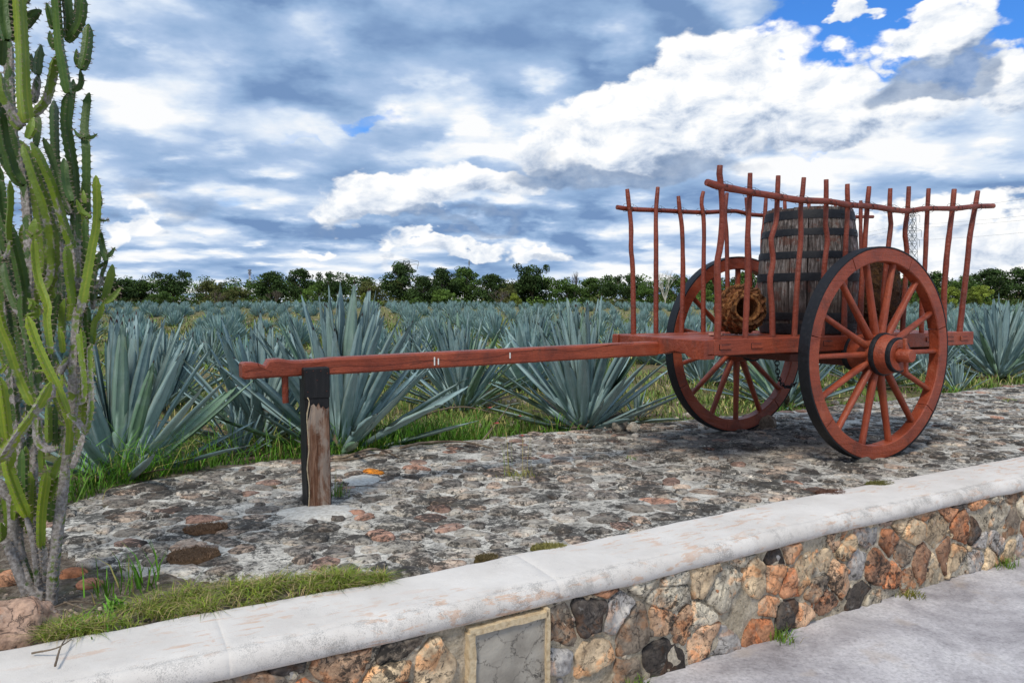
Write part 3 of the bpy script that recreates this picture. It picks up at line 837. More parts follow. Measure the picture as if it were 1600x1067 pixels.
# tenon ends and wedges showing on the near side beam
for s in (-1.27, -.99, -.30, .30, .86, 1.12, 1.30):
    b = MB(); b.box(s - .0475, s + .053, -.5025, -.498, .805, .8425, .001); b.build('mortise_gap', M['blacktimber'], cart)
    b = MB(); b.box(s - .045, s + .050, -.509, -.498, .808, .840, .003, .001); t_ = b.build('tenon', M['red'], cart)
    b = MB(); b.box(s - .036, s + .036, -.5105, -.5075, .835, .8385, .0006); b.build('wedge', M['reddark'], t_)
for y0 in (-.15, .09):
    b = MB(); b.box(-1.0, 1.0, y0, y0 + .07, .76, .835, .006, .001); b.build('floor_bearer', M['reddark'], cart)
for s in (-.55, .55, 1.1):
    b = MB(); b.box(s - .04, s + .04, -.43, .43, .70, .758, .006); b.build('cross_bearer', M['reddark'], cart)
b = MB(); b.box(-.09, .09, -.50, .50, .655, .765, .01, .001); b.build('axle_block', M['reddark'], cart)
b = MB(); b.tube([(0, -.66, .75), (0, .66, .75)], .055, 12); b.build('axle', M['reddark'], cart, True)

# draw pole with its notched tip
xs = np.concatenate([[-4.178, -4.165, -4.12, -4.085, -4.062, -4.055, -4.04, -4.0, -3.97, -3.93, -3.88, -3.80], np.linspace(-3.7, -1.4535, 30)])
V = []; Fc = []
for x in xs:
    t = (x + 4.178) / 2.725
    zb, zt = .713 + .037 * t, .803 + .040 * t
    zt += float(np.interp(x, [-4.2, -4.1, -4.065, -4.058, -4.04, -3.98, -3.93, -3.85, -3.7], [-.003, -.006, -.026, -.028, .004, .008, -.006, -.010, 0.])) if x < -3.7 else 0
    zt += .0035 * ng(x * 2.1, 1.); zb += .003 * ng(x * 2.4, 5.)
    hw = .058 + .003 * ng(x * 1.6, 9.)
    if x == xs[0]: zb += .008; zt -= .006; hw -= .006
    for (y, z) in ((-hw + .008, zb), (hw - .008, zb), (hw, zb + .01), (hw, zt - .012), (hw - .012, zt), (-hw + .012, zt), (-hw, zt - .012), (-hw, zb + .01)): V.append((x, y, z))
for i in range(len(xs) - 1):
    for j in range(8): Fc.append((i * 8 + j, (i + 1) * 8 + j, (i + 1) * 8 + (j + 1) % 8, i * 8 + (j + 1) % 8)[::-1])
Fc += [tuple(range(8)), tuple((len(xs) - 1) * 8 + i for i in range(8))[::-1]]
b = MB(); b.add(V, Fc); pole = b.build('draw_pole', M['red'], cart, True); pole.data.set_sharp_from_angle(angle=R(30))
# long drying splits in the pole: thin dark slivers set into its side
def split(px_pts, w0, n):
    b = MB(); P = spline([on_lat(x, y, -.0595) for x, y in px_pts], n); V = []
    for i, p in enumerate(P):
        w_ = w0 * math.sin(math.pi * min(1, (i + .3) / n * 1.05)) * random.uniform(.5, 1.2) + .0006
        hw = .0575 + .003 * ng(p[0] * 1.6, 9.); dz_ = random.uniform(-.0015, .0015)
        V += [(p[0], -hw - .0015, p[2] - w_ + dz_), (p[0], -hw + .004, p[2] + dz_), (p[0], -hw - .0015, p[2] + w_ + dz_)]
    b.add(V, [f for i in range(n - 1) for f in ((i * 3, (i + 1) * 3, (i + 1) * 3 + 1, i * 3 + 1), (i * 3 + 1, (i + 1) * 3 + 1, (i + 1) * 3 + 2, i * 3 + 2))])
    b.build('crack', M['blacktimber'], pole)
split([(640, 570), (680, 563), (720, 563), (775, 557), (800, 551), (850, 546), (900, 548), (940, 541), (990, 534)], .0022, 90)
split([(500, 577), (540, 571), (590, 572), (640, 566), (690, 561)], .0018, 50)
split([(382, 581), (405, 577), (425, 580)], .003, 20)
split([(402, 566), (405, 572), (410, 577)], .004, 12)
for x, y0, y1 in ((679, 558, 571), (685, 560, 570), (797, 551, 560)):
    a, c_ = on_lat(x, y0, -.061), on_lat(x, y1, -.061)
    b = MB(); b.box(a[0] - .0035, a[0] + .0035, -.0635, -.056, c_[2], a[2], .001); b.build('white_mark', M['white'], pole)
b = MB(); b.tube([(-3.957, -.02, .80), (-3.955, -.018, .70), (-3.953, -.018, .575)], [.018, .0185, .017], 10); b.build('pin', M['red'], cart, True, 30)

# wheels
def wheel(y_out, sgn, spin):
    """sgn -1: outer face towards the camera; y_out = lateral of outer face"""
    inn = y_out - sgn * .085
    ym = (y_out + inn) / 2
    hub = MB()
    o_ = lambda d: y_out + sgn * d
    prof = [(.058, o_(-.26)), (.112, o_(-.26)), (.128, o_(-.20)), (.140, o_(-.13)), (.145, o_(-.04)), (.143, o_(.01)), (.133, o_(.06)), (.114, o_(.125)), (.106, o_(.135)), (.09, o_(.137)), (.052, o_(.128)), (.046, o_(.10))]
    hub.lathe(prof, 32, axis='y')
    wh = hub.build('wheel', M['red'], None, True); wh.data.set_sharp_from_angle(angle=R(40)); wh.parent = cart; wh.location = (0, 0, .75); wh.rotation_euler = (0, spin, 0)
    # turned grooves of the hub, iron bands
    for d, rr_, ww in ((.012, .150, .019), (.118, .121, .018), (-.215, .133, .025)):
        b = MB(); b.lathe([(rr_ - .02, o_(d - ww)), (rr_, o_(d - ww)), (rr_ + .002, o_(d)), (rr_ - .003, o_(d + ww * .8)), (rr_ - .02, o_(d + ww * .8))], 32, axis='y'); x = b.build('hub_band', M['iron'], wh, True); x.data.set_sharp_from_angle(angle=R(40))
    # felloes
    nf = 7; ro, ri = .740, .645
    for f in range(nf):
        b = MB(); a0, a1 = 2 * math.pi * (f + .28) / nf + .0042, 2 * math.pi * (f + 1.28) / nf - .0042; ns = 12; V = []
        da = random.uniform(-.0015, .0015)
        for i in range(ns + 1):
            a = a0 + (a1 - a0) * i / ns
            e = .0015 * math.sin(a * 9 + f)
            q = [(ri + e, ym - .036), (ri + e, ym + .036), (ri + .006, ym + .0425), (ro - .004, ym + .0425), (ro, ym + .038), (ro, ym - .038), (ro - .004, ym - .0425), (ri + .006, ym - .0425)]
            for (rad, yy) in q: V.append((rad * math.cos(a), yy + da, rad * math.sin(a)))
        Fc = [(i * 8 + j, (i + 1) * 8 + j, (i + 1) * 8 + (j + 1) % 8, i * 8 + (j + 1) % 8) for i in range(ns) for j in range(8)]
        Fc += [tuple(range(8))[::-1], tuple(ns * 8 + i for i in range(8))]
        b.add(V, Fc); x = b.build('felloe', M['red'], wh, True); x.data.set_sharp_from_angle(angle=R(35))
    b = MB(); b.lathe([(.7405, ym - .0435), (.7495, ym - .043), (.751, ym - .03), (.751, ym + .03), (.7495, ym + .043), (.7405, ym + .0435), (.7405, ym - .0435)], 96, axis='y'); x = b.build('tyre', M['iron'], wh, True); x.data.set_sharp_from_angle(angle=R(35))
    # spokes, oval and a little thicker at the hub
    sp = MB(); V = []
    for rad, wy, wx in ((.12, .032, .021), (.20, .030, .021), (.36, .026, .018), (.56, .023, .0165), (.648, .024, .018)):
        for a in range(10):
            th = 2 * math.pi * a / 10; cx_ = math.copysign(abs(math.cos(th)) ** .7, math.cos(th)); sx_ = math.copysign(abs(math.sin(th)) ** .7, math.sin(th))
            V.append((rad, ym + wy * cx_, wx * sx_))
    sp.add(V, [(i * 10 + a, i * 10 + (a + 1) % 10, (i + 1) * 10 + (a + 1) % 10, (i + 1) * 10 + a) for i in range(4) for a in range(10)])
    me = mesh_from('spoke', sp.V, sp.F, [M['red']], sp.T, True)
    for i in range(14):
        x = link('spoke', me, wh); x.rotation_euler = (0, -2 * math.pi * i / 14, 0)
    # axle end with its cross pin
    b = MB(); b.tube([(0, o_(.09), 0), (0, o_(.215), 0), (0, o_(.222), 0)], [.047, .045, .040], 16); b.build('axle_end', M['red'], wh, True).data.set_sharp_from_angle(angle=R(35))
    b = MB(); b.box(-.013, .013, o_(.172) - .012, o_(.172) + .012, -.118, .118, .004)
    x = b.build('linchpin', M['red'], wh); x.rotation_euler = (0, -spin - R(6), 0)
    return wh
w1 = wheel(-.718, -1, 0.); w1['label'] = 'near wheel'
w2 = wheel(.718, 1, R(90 / 7.)); w2['label'] = 'far wheel'

# rustic stakes and rails, followed through the bends they have
def stick(name, px_pts, l0, l1, rad, n, bottom=None, taper=.9, mt='reds', zoff=0.):
    P = []
    zs_ = [p[1] for p in px_pts]
    for i, (x, y) in enumerate(px_pts):
        t = (zs_[i] - zs_[0]) / max(1e-6, (zs_[-1] - zs_[0])) if name == 'stake' else i / (len(px_pts) - 1)
        P.append(on_lat(x, y, l0 + (l1 - l0) * t))
    if bottom is not None: P[-1] = (P[-1][0], P[-1][1], bottom)
    Q = spline(P, n); rr_ = []
    sd_ = random.uniform(0, 99)
    for i in range(n):
        t = i / (n - 1); q = rad * (taper + (1 - taper) * t * 2) if name == 'stake' else rad * (1.08 - .2 * t)
        q *= 1 + .09 * ng(i * .33, sd_) + .05 * ng(i * 1.1, sd_)
        rr_.append(q)
    rr_[0] *= .93; Q = list(Q)
    d0 = (Vector(Q[0]) - Vector(Q[1])).normalized()
    b = MB(); b.tube([Vector(Q[0]) + d0 * .002] + [Vector(q) for q in Q], [rr_[0] * .93] + rr_, 10, True, jit=.05)
    o = b.build(name, M[mt], cart, True); o.data.set_sharp_from_angle(angle=R(50)); return o
near = [
 [(1125, 259), (1124, 270), (1127, 296), (1129, 334), (1126, 381), (1121, 409), (1121, 439), (1122, 494), (1120, 534)],
 [(1172, 271), (1171, 310), (1168, 375), (1168, 437), (1164, 531)],
 [(1216, 275), (1214, 321), (1212, 350), (1205, 374), (1208, 409), (1203, 437), (1206, 479), (1207, 528)],
 [(1256, 278), (1254, 302), (1251, 324), (1251, 375), (1246, 437), (1241, 527)],
 [(1291, 281), (1291, 310), (1290, 352), (1293, 375), (1288, 420), (1284, 524)],
 [(1324, 288), (1324, 338), (1321, 395), (1319, 518)],
 [(1358, 292), (1355, 324), (1351, 386), (1347, 437), (1343, 514)],
 [(1391, 295), (1390, 330), (1392, 350), (1388, 386), (1380, 465), (1381, 513)],
 [(1420, 292), (1418, 330), (1414, 364), (1417, 397), (1413, 465), (1410, 518)],
 [(1451, 295), (1449, 327), (1447, 371), (1445, 419), (1441, 465), (1440, 519)],
 [(1491, 296), (1488, 327), (1482, 376), (1479, 405), (1475, 459), (1474, 519)],
 [(1528, 299), (1523, 327), (1515, 371), (1512, 405), (1506, 459), (1499, 518)]]
for i, p in enumerate(near):
    stick('stake', p, -.50 if i else -.545, -.462 if i else -.475, (.0215 if i in (0, 10, 11) else .0185) , 22, .862)
far = [
 [(980, 296), (983, 324), (986, 352), (986, 390), (988, 409), (989, 439), (990, 526)],
 [(1028, 293), (1025, 330), (1025, 381), (1025, 439), (1025, 522)],
 [(1060, 307), (1062, 330), (1066, 362), (1067, 439), (1065, 520)],
 [(1099, 300), (1096, 316), (1099, 337), (1100, 371), (1099, 439), (1099, 520)],
 [(1136, 302), (1133, 334), (1135, 362), (1136, 399), (1138, 510)],
 [(1166, 309), (1168, 334), (1172, 439), (1172, 512)],
 [(1197, 309), (1194, 352), (1191, 381), (1192, 515)],
 [(1226, 313), (1229, 400), (1228, 520)], [(1264, 318), (1262, 400), (1264, 520)], [(1305, 322), (1303, 400), (1303, 520)],
 [(1345, 314), (1345, 371), (1347, 437), (1345, 515)], [(1378, 325), (1380, 400), (1377, 520)], [(1412, 332), (1410, 400), (1411, 520)], [(1446, 334), (1444, 400), (1443, 520)]]
for i, p in enumerate(far[:11]): stick('stake', p, .50, .462, .0185, 22, .862)
stick('rail', [(1104, 285), (1119, 290), (1137, 294), (1175, 301), (1212, 307), (1250, 313), (1294, 315), (1324, 320), (1364, 323), (1390, 327), (1418, 330), (1447, 326), (1491, 326), (1520, 323), (1552, 322)], -.535, -.54, .0215, 44)
stick('rail', [(964, 324), (985, 327), (1030, 329), (1095, 332), (1150, 330), (1165, 334), (1195, 337), (1264, 338), (1300, 340), (1345, 339), (1364, 339)], .535, .535, .0175, 40)
# twisted wire ties at the crossings
for lst, l_, yy in ((near, -.518, lambda x: np.interp(x, [1104, 1175, 1250, 1324, 1364, 1418, 1447, 1552], [285, 301, 313, 320, 323, 330, 326, 322])), (far[:7] + far[10:11], .518, lambda x: np.interp(x, [964, 1095, 1150, 1195, 1345], [324, 332, 330, 337, 339]))):
    for p in lst:
        x = np.interp(315, [q[1] for q in p], [q[0] for q in p]); c_ = Vector(on_lat(x, float(yy(x)), l_)); b = MB()
        for k_ in (-1, 1):
            pts = [c_ + Vector((math.cos(a) * .032 * k_, math.sin(a * 1.0) * .045, math.cos(a) * .030)) for a in np.linspace(0, 2 * math.pi, 15)]
            b.tube(pts, .0016, 4, False)
        b.tube([c_ + Vector((.03, -.03, .02)), c_ + Vector((.05, -.045, .005)), c_ + Vector((.045, -.05, -.02))], .0013, 4)
        b.build('wire_tie', M['iron'], cart)
# chain hanging below the deck
b = MB(); cpts = spline([(.05, .28, .74), (.08, .30, .60), (.14, .33, .47), (.26, .36, .40), (.42, .40, .42)], 17)
for i in range(16):
    a, c_ = Vector(cpts[i]), Vector(cpts[i + 1]); mid = (a + c_) / 2; d = (c_ - a).normalized(); sdv = d.orthogonal().normalized()
    if i % 2: sdv = d.cross(sdv)
    L_ = (c_ - a).length * .68
    b.tube([mid + d * math.cos(q) * L_ + sdv * math.sin(q) * .016 for q in np.linspace(0, 2 * math.pi, 11)], .0048, 5, False)
b.build('chain', M['iron'], cart)

# ------------------------------------------------------------------ support post
post = thing('support_post', 'short black painted timber post with peeling bare wood, under the tip of the cart pole', 'post', F2W(-3.812, -.03, 0), TH)
PO = Vector((-3.812, -.03, 0)); 
b = MB()
x0, x1 = -3.876 - PO.x, -3.746 - PO.x
V = []; Fc = []
zz = [-.03] + list(np.linspace(.01, .700, 12))
for z in zz:
    e = .003 * ng(z * 6, 1.); lean = .010 * (1 - z / .7)
    for (x, y) in ((x0 + .008, -.10), (x1 - .008, -.10), (x1, -.092), (x1, .022), (x1 - .008, .03), (x0 + .008, .03), (x0, .022), (x0, -.092)): V.append((x + e + lean * .6, y, z))
for i in range(len(zz) - 1):
    for j in range(8): Fc.append((i * 8 + j, i * 8 + (j + 1) % 8, (i + 1) * 8 + (j + 1) % 8, (i + 1) * 8 + j))
Fc += [tuple((len(zz) - 1) * 8 + i for i in range(8))]
b.add(V, Fc); b.build('timber', M['blacktimber'], post)
b = MB(); b.box(x0 - .003, x1 + .003, -.105, -.036, .60, .766, .006, .001); b.build('cheek_board', M['blacktimber'], post)
for x, z in ((-.055, .745), (-.02, .75), (.02, .748), (.055, .735), (-.05, .64), (.05, .64), (.0, .70)):
    b = MB(); b.tube([(x, -.104, z), (x, -.110, z)], [.0032, .002], 8); b.build('nail', M['reddark'], post)
# peeled face: ragged slab of bare wood standing proud of the black paint
n = 26; V = []; xl, xr = -3.868 - PO.x, -3.750 - PO.x
for i in range(n):
    t = i / (n - 1); z = -.015 + t * .575
    L_ = xl + .004 * ng(z * 14, 3.) + (.022 * max(0, (z - .46) / .1) if z > .46 else 0) + .006 * (1 - t); R_ = xr + .003 * ng(z * 16, 8.) + .004 * (1 - t) 
    top = z
    for j in range(9):
        u = j / 8; x = L_ + (R_ - L_) * u
        zz_ = z if i < n - 1 else z + random.uniform(-.02, .025)
        bulge = .016 * math.sin(math.pi * u) ** .6 * (.8 + .4 * t)
        V.append((x, -.101 - bulge - .004 * ng(x * 50, zz_ * 8), zz_))
b = MB(); b.add(V, [(i * 9 + j, i * 9 + j + 1, (i + 1) * 9 + j + 1, (i + 1) * 9 + j) for i in range(n - 1) for j in range(8)])
b.build('bare_wood', M['barewood'], post, True)
b = MB(); Q = spline([(xl - .002, -.112, .0), (xl + .004, -.116, .12), (xl - .006, -.118, .24), (xl + .004, -.12, .34), (xl - .002, -.12, .44), (xl - .004, -.122, .52), (xl + .010, -.118, .585), (xl + .002, -.112, .612)], 30)
b.tube([Vector(q) for q in Q], [.0022 + .003 * abs(ng(i * .5, 2.)) for i in range(30)], 6); b.build('splinter', M['strip'], post, True)

# ------------------------------------------------------------------ barrel
BO = (.07, 0., DZ)
barrel = thing('barrel', 'weathered grey oak barrel with black iron hoops standing on the cart', 'barrel', F2W(*BO), TH)
BP = [(0, .348), (.12, .362), (.30, .374), (.45, .374), (.60, .364), (.75, .347), (.88, .328), (.955, .315)]
def brad(z): return float(np.interp(z, [p[0] for p in BP], [p[1] for p in BP]))
ns = 18
for i in range(ns):
    a0, a1 = 2 * math.pi * i / ns + .009, 2 * math.pi * (i + 1) / ns - .009; V = []; H_ = .955 + random.uniform(-.012, .006); zz = np.linspace(0.002, H_, 13); off = random.uniform(-.004, .003)
    tt = random.uniform(.6, 1.35); tt = (tt, tt * random.uniform(.95, 1.02), tt * random.uniform(.92, 1.02))
    for z in zz:
        r0 = brad(z) + off
        for (rad, a) in ((r0 - .025, a0), (r0 - .003, a0), (r0, a0 + .012), (r0 + .001, (a0 + a1) / 2), (r0, a1 - .012), (r0 - .003, a1), (r0 - .025, a1)): V.append((rad * math.cos(a), rad * math.sin(a), z))
    Fc = [(k_ * 7 + j, k_ * 7 + (j + 1) % 7, (k_ + 1) * 7 + (j + 1) % 7, (k_ + 1) * 7 + j) for k_ in range(12) for j in range(7)] + [tuple(range(7))[::-1], tuple(84 + j for j in range(7))]
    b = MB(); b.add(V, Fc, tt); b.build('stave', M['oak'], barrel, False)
for z, hh in ((.893, .064), (.762, .050), (.592, .052), (.428, .060), (.135, .055), (.045, .07)):
    r_ = brad(z) + .005; r2 = brad(z + hh / 2) + .0045; r1 = brad(z - hh / 2) + .0045
    b = MB(); b.lathe([(r1 - .012, z - hh / 2), (r1, z - hh / 2), (r_ + .001, z), (r2, z + hh / 2), (r2 - .012, z + hh / 2)], 48); h_ = b.build('hoop', M['iron'], barrel, True); h_.data.set_sharp_from_angle(angle=R(40))
    b = MB(); a = R(-100 + random.uniform(-35, 35)); rm = (r_ + .001)
    for q in (-.012, .012):
        c_ = Vector((rm * math.cos(a + q * 2.4), rm * math.sin(a + q * 2.4), z)); d = Vector((math.cos(a), math.sin(a), 0)); b.tube([c_ - d * .002, c_ + d * .004], [.006, .004], 8)
    b.build('rivet', M['iron'], h_)
b = MB(); b.lathe([(.0, .935), (.20, .935), (.305, .934), (.305, .91)], 40, t=(.8, .8, .8)); b.build('barrel_head', M['oak'], barrel)

# ------------------------------------------------------------------ agave hearts on the cart
def heart(loc, axis, length, rad, open_end, name, label, rows, dark):
    t = thing(name, label, 'agave heart', loc, TH)
    ax = Vector(axis).normalized(); q = Vector((0, 0, 1)).rotation_difference(ax)
    prof = []
    for i in range(15):
        a = -math.pi / 2 + math.pi * i / 14
        prof.append((max(.004, rad * math.cos(a) ** .75 if math.cos(a) > 0 else .004), length / 2 * math.sin(a)))
    if open_end:
        prof = [p for p in prof if p[1] < length * .40]
        prof += [(rad * .56, length * .47), (rad * .50, length * .475), (rad * .46, length * .44), (rad * .44, length * .0), (rad * .3, -length * .3), (.003, -length * .35)]
    b = MB(); n = 36; V = []; Fc = []
    for (rr_, h) in prof:
        for a in range(n):
            th = 2 * math.pi * a / n; x, y = rr_ * math.cos(th), rr_ * math.sin(th); e = 1 + .10 * ng(x * 22, y * 22, h * 22) + .05 * ng(x * 60, y * 60, h * 60)
            V.append(q @ Vector((x * e, y * e, h)))
    Fc = [(i * n + a, i * n + (a + 1) % n, (i + 1) * n + (a + 1) % n, (i + 1) * n + a) for i in range(len(prof) - 1) for a in range(n)]
    k_ = (.18, .16, .15) if dark else (.8, .7, .6)
    b.add(V, Fc, k_); core = b.build('core', M['heart'], t, True)
    if open_end:
        b = MB(); pts = [q @ Vector((rad * .52 * math.cos(a) * (1 + .08 * ng(a * 2, 1.)), rad * .52 * math.sin(a), length * .475)) for a in np.linspace(0, 2 * math.pi, 25)]
        b.tube(pts, [.013 + .005 * abs(ng(i * .7, 4.)) for i in range(25)], 7, False, t=(1.25, 1.2, 1.1)); b.build('rim', M['heart'], t, True)
    # cut leaf bases, in spiral rows
    w_ = .043; 
    V = [(-w_, 0, -.01), (w_, 0, -.01), (w_ * .9, .008, .052), (-w_ * .9, .008, .050), (-w_ * .75, .022, .018), (w_ * .7, .020, .014), (w_ * .6, .034, .056), (-w_ * .55, .030, .060), (0, .030, -.004), (0, .040, .048)]
    F_ = [(0, 1, 5, 9, 4), (1, 2, 6, 5), (2, 3, 7, 9, 6), (3, 0, 4, 7), (4, 9, 7), (5, 6, 9)]
    mes = []
    for v_ in range(5):
        Vj = [(x * random.uniform(.8, 1.2) + random.uniform(-.004, .004), y * random.uniform(.7, 1.3), z * random.uniform(.8, 1.2)) for x, y, z in V]
        kk = random.uniform(.6, 1.35) * (.28 if dark else 1.); mes.append(mesh_from('leaf_stub', Vj, F_, [M['heart']], [(kk, kk * random.uniform(.85, 1.05), kk * .9)] * len(V)))
    N_ = rows; ga = math.pi * (3 - math.sqrt(5))
    for i in range(N_):
        h = (-.47 + (.86 if open_end else .95) * (i + .5) / N_) * length
        rr_ = rad * max(.05, 1 - (2 * h / length) ** 2) ** .40 * .93
        th = i * ga
        p = q @ Vector((rr_ * math.cos(th), rr_ * math.sin(th), h)); nrm = q @ Vector((math.cos(th), math.sin(th), 1.1 * h / length)).normalized()
        o = link('leaf_stub', mes[i % 5], t)
        z_ = ax - nrm * ax.dot(nrm); z_.normalize(); x_ = nrm.cross(z_)
        o.matrix_local = Matrix.Translation(p - nrm * .012) @ Matrix((x_, nrm, z_)).transposed().to_4x4() @ Matrix.Rotation(random.uniform(-.25, .25), 4, 'Y') @ Matrix.Diagonal((1, random.uniform(.7, 1.1), 1, 1))
    return t
heart(F2W(-.655, .0, DZ + .188), (-.42, -.90, .06), .34, .172, True, 'agave_heart', 'hollowed brown agave heart lying on the cart left of the barrel', 120, False)
heart(F2W(.885, .0, DZ + .300), (.06, .05, 1.), .60, .20, False, 'agave_heart', 'tall dark agave heart standing on the cart right of the barrel', 170, True)
def rock_mesh(rx, ry, rz, seed, sub=3, rough=.22, cut=True):
    import bmesh
    bm = bmesh.new(); bmesh.ops.create_icosphere(bm, subdivisions=sub, radius=1.)
    for v in bm.verts:
        p = v.co.copy(); e = 1 + rough * mnoise.noise(p * 1.3 + Vector((seed, 0, 0))) + rough * .45 * mnoise.noise(p * 3.6 + Vector((0, seed, 0))) + rough * .2 * mnoise.noise(p * 9 + Vector((0, 0, seed)))
        v.co = Vector((p.x * rx, p.y * ry, p.z * rz)) * e
    me = bpy.data.meshes.new('rock'); bm.to_mesh(me); bm.free()
    return me
def rock(name, label, cat, loc, dims, seed, tint, rz=0., m='rock', group=None, sub=3, rough=.22):
    me = rock_mesh(*dims, seed, sub, rough); me.materials.append(M[m])
    a = me.color_attributes.new('tint', 'FLOAT_COLOR', 'POINT'); a.data.foreach_set('color', np.tile(np.array([*tint, 1.], np.float32), len(me.vertices)))
    me.polygons.foreach_set('use_smooth', np.ones(len(me.polygons), bool))
    o = link(name, me, None, label=label, category=cat, group=group); o.location = loc; o.rotation_euler = (0, 0, rz)
    return o
rock('wood_chunk', 'flat reddish chunk lying on the cart deck beside the hollow agave heart', 'wood', F2W(-.93, -.06, DZ + .010), (.055, .04, .014), 3.3, (.34, .17, .13))

# ================================================================== agaves
def leaf_arrays(L, w, bend, twist=0., seg=7, chan=.30, thick=.010):
    """lance leaf along +Y from the origin, upper face +Z; bend curves it upwards(+)/down(-); closed underside"""
    ts = [0, .10, .25, .42, .60, .78, .90, .97, 1.] if seg > 5 else [0, .3, .62, .88, 1.]
    wd = lambda t: float(np.interp(t, [0, .08, .25, .45, .65, .82, .93, 1.], [.74, .62, .80, 1., .90, .60, .30, .035]))
    V = []; UV = []; Fc = []
    for t in ts:
        y = L * t * (1 - .10 * abs(bend) * t); z = bend * L * (t ** 2) * .35
        h = w * wd(t) * .5; c_ = h * chan * (1 if t < .9 else .6)
        a = twist * t; ca, sa = math.cos(a), math.sin(a)
        for (x, zz, u) in ((-h, c_, 0), (-h * .55, .12 * c_, .25), (0, -c_ * .35, .5), (h * .55, .12 * c_, .75), (h, c_, 1.), (0, -c_ * .35 - thick * (1.1 - t), .5)):
            V.append((x * ca - zz * sa, y, z + x * sa + zz * ca)); UV.append((u, t))
    for i in range(len(ts) - 1):
        for j in range(4): Fc.append((i * 6 + j, i * 6 + j + 1, (i + 1) * 6 + j + 1, (i + 1) * 6 + j))
        for (j, k_) in ((4, 5), (5, 0)): Fc.append((i * 6 + j, i * 6 + k_, (i + 1) * 6 + k_, (i + 1) * 6 + j))
    return V, Fc, UV
rl = random.Random(21)
LEAF = []
for L_, w_, bd_, tw_ in ((1.0, .108, .03, .1), (1.0, .118, .10, -.15), (1.0, .10, -.05, .2), (1.0, .092, .16, 0.), (1.0, .125, .0, -.1), (1.0, .088, -.16, .3)):
    V, Fc, UV = leaf_arrays(L_, w_, bd_, tw_)
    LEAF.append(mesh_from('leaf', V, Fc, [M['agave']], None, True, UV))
V, Fc, UV = leaf_arrays(1.0, .075, -.45, .9)
DRYLEAF = mesh_from('dry_leaf', V, Fc, [M['dry']], None, True, UV)
GA = math.pi * (3 - math.sqrt(5))
def leaf_set(n, size, rr, lowest=8., spread=1.):
    """(length, width factor, elevation, azimuth, base radius, base height) for each leaf"""
    out = []
    for i in range(n):
        t = (i + .5) / n
        elv = 88 - (88 - lowest) * t ** 1.5 + rr.uniform(-6, 6)
        Ln = size * (1.0 - .10 * t + (.0 if t > .1 else -.12)) * rr.uniform(.86, 1.06)
        out.append((Ln, 1 + rr.uniform(-.12, .15), elv, i * GA + rr.uniform(-.25, .25), (.02 + .11 * t) * size, (.16 * (1 - t)) * size))
    return out
def near_agave(px, py, size, n, label, seed, lowest=8., dry=5, loc=None):
    rr = random.Random(seed)
    p = on_z(px, py, -.07) if loc is None else Vector(loc)
    t = thing('agave', label, 'agave', (p.x, p.y, -.09), 0); n = int(n * 1.2); dry += 3
    t.rotation_euler = (rr.uniform(-.06, .06), rr.uniform(-.08, .08), 0)
    for i, (Ln, wf, elv, az_, br, bz) in enumerate(leaf_set(n, size, rr, lowest)):
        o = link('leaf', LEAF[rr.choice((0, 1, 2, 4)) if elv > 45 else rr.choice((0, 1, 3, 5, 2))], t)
        o.location = (br * math.cos(az_), br * math.sin(az_), bz)
        o.rotation_mode = 'QUATERNION'
        q = Euler((R(elv), rr.uniform(-.12, .12), az_ - math.pi / 2), 'XYZ').to_quaternion() @ Matrix.Rotation(rr.uniform(-.35, .35), 4, 'Y').to_quaternion()
        o.rotation_quaternion = q
        o.scale = (size * wf * (.84 if elv > 30 else .7), Ln, size)
    for i in range(dry):
        o = link('leaf', DRYLEAF, t, label='dry brown leaf'); a = rr.uniform(0, 6.28)
        o.location = (.1 * math.cos(a), .1 * math.sin(a), .03); o.rotation_euler = (R(rr.uniform(4, 22)), rr.uniform(-.5, .5), a - math.pi / 2); Ln = size * rr.uniform(.5, .9); o.scale = (.8, Ln, Ln * .5)
    # short stem the leaves sprout from
    b = MB(); b.lathe([(.14 * size, -.03), (.13 * size, .06), (.08 * size, .17 * size), (.02, .24 * size)], 10, t=(.8, .8, .8)); b.build('stem', M['dry'], t, True)
    return p
NEAR = [
 (188, 748, 1.08, 46, 'large blue agave just behind the cactus at the left end of the stone terrace', 1, 10),
 (532, 704, 1.19, 60, 'largest blue agave, tall leaf fan directly behind the cart pole and its post', 2, 16),
 (912, 668, 1.10, 66, 'wide blue agave with two round stones at its foot behind the cart pole', 3, 12),
 (1228, 634, .98, 60, 'blue agave showing between the spokes of the far cart wheel', 4, 10),
 (1560, 590, 1.16, 70, 'full blue agave beside the tail end of the cart, right edge of the field', 5, 10),
 (408, 688, .98, 50, 'blue agave between the cactus and the post, partly behind the pole tip', 6, 12),
 (720, 640, .98, 62, 'bushy blue agave under the middle of the pole, between the two largest agaves', 7, 10),
 (256, 636, .88, 66, 'dense blue agave standing behind the agave next to the cactus', 8, 12),
 (835, 566, 1.0, 70, 'upright agave in the second row, seen above the pole left of the wide agave', 9, 14),
 (1365, 606, .9, 54, 'agave seen through the lower spokes of the near cart wheel', 10, 10),
 (1452, 590, .85, 52, 'agave between the near wheel and the tail of the cart deck', 11, 10),
 (1100, 600, .86, 60, 'agave left of the far cart wheel under the front of the deck', 12, 12),
 (640, 600, .84, 56, 'agave right behind the leaves of the largest agave, above the pole', 13, 12),
 (330, 575, .72, 56, 'mid-sized agave left of the pole tip in the second row', 14, 12)]
PN = []
for (px, py, sz, n, lab, sd_, low) in NEAR: PN.append(near_agave(px, py, sz, n, lab, sd_, low))
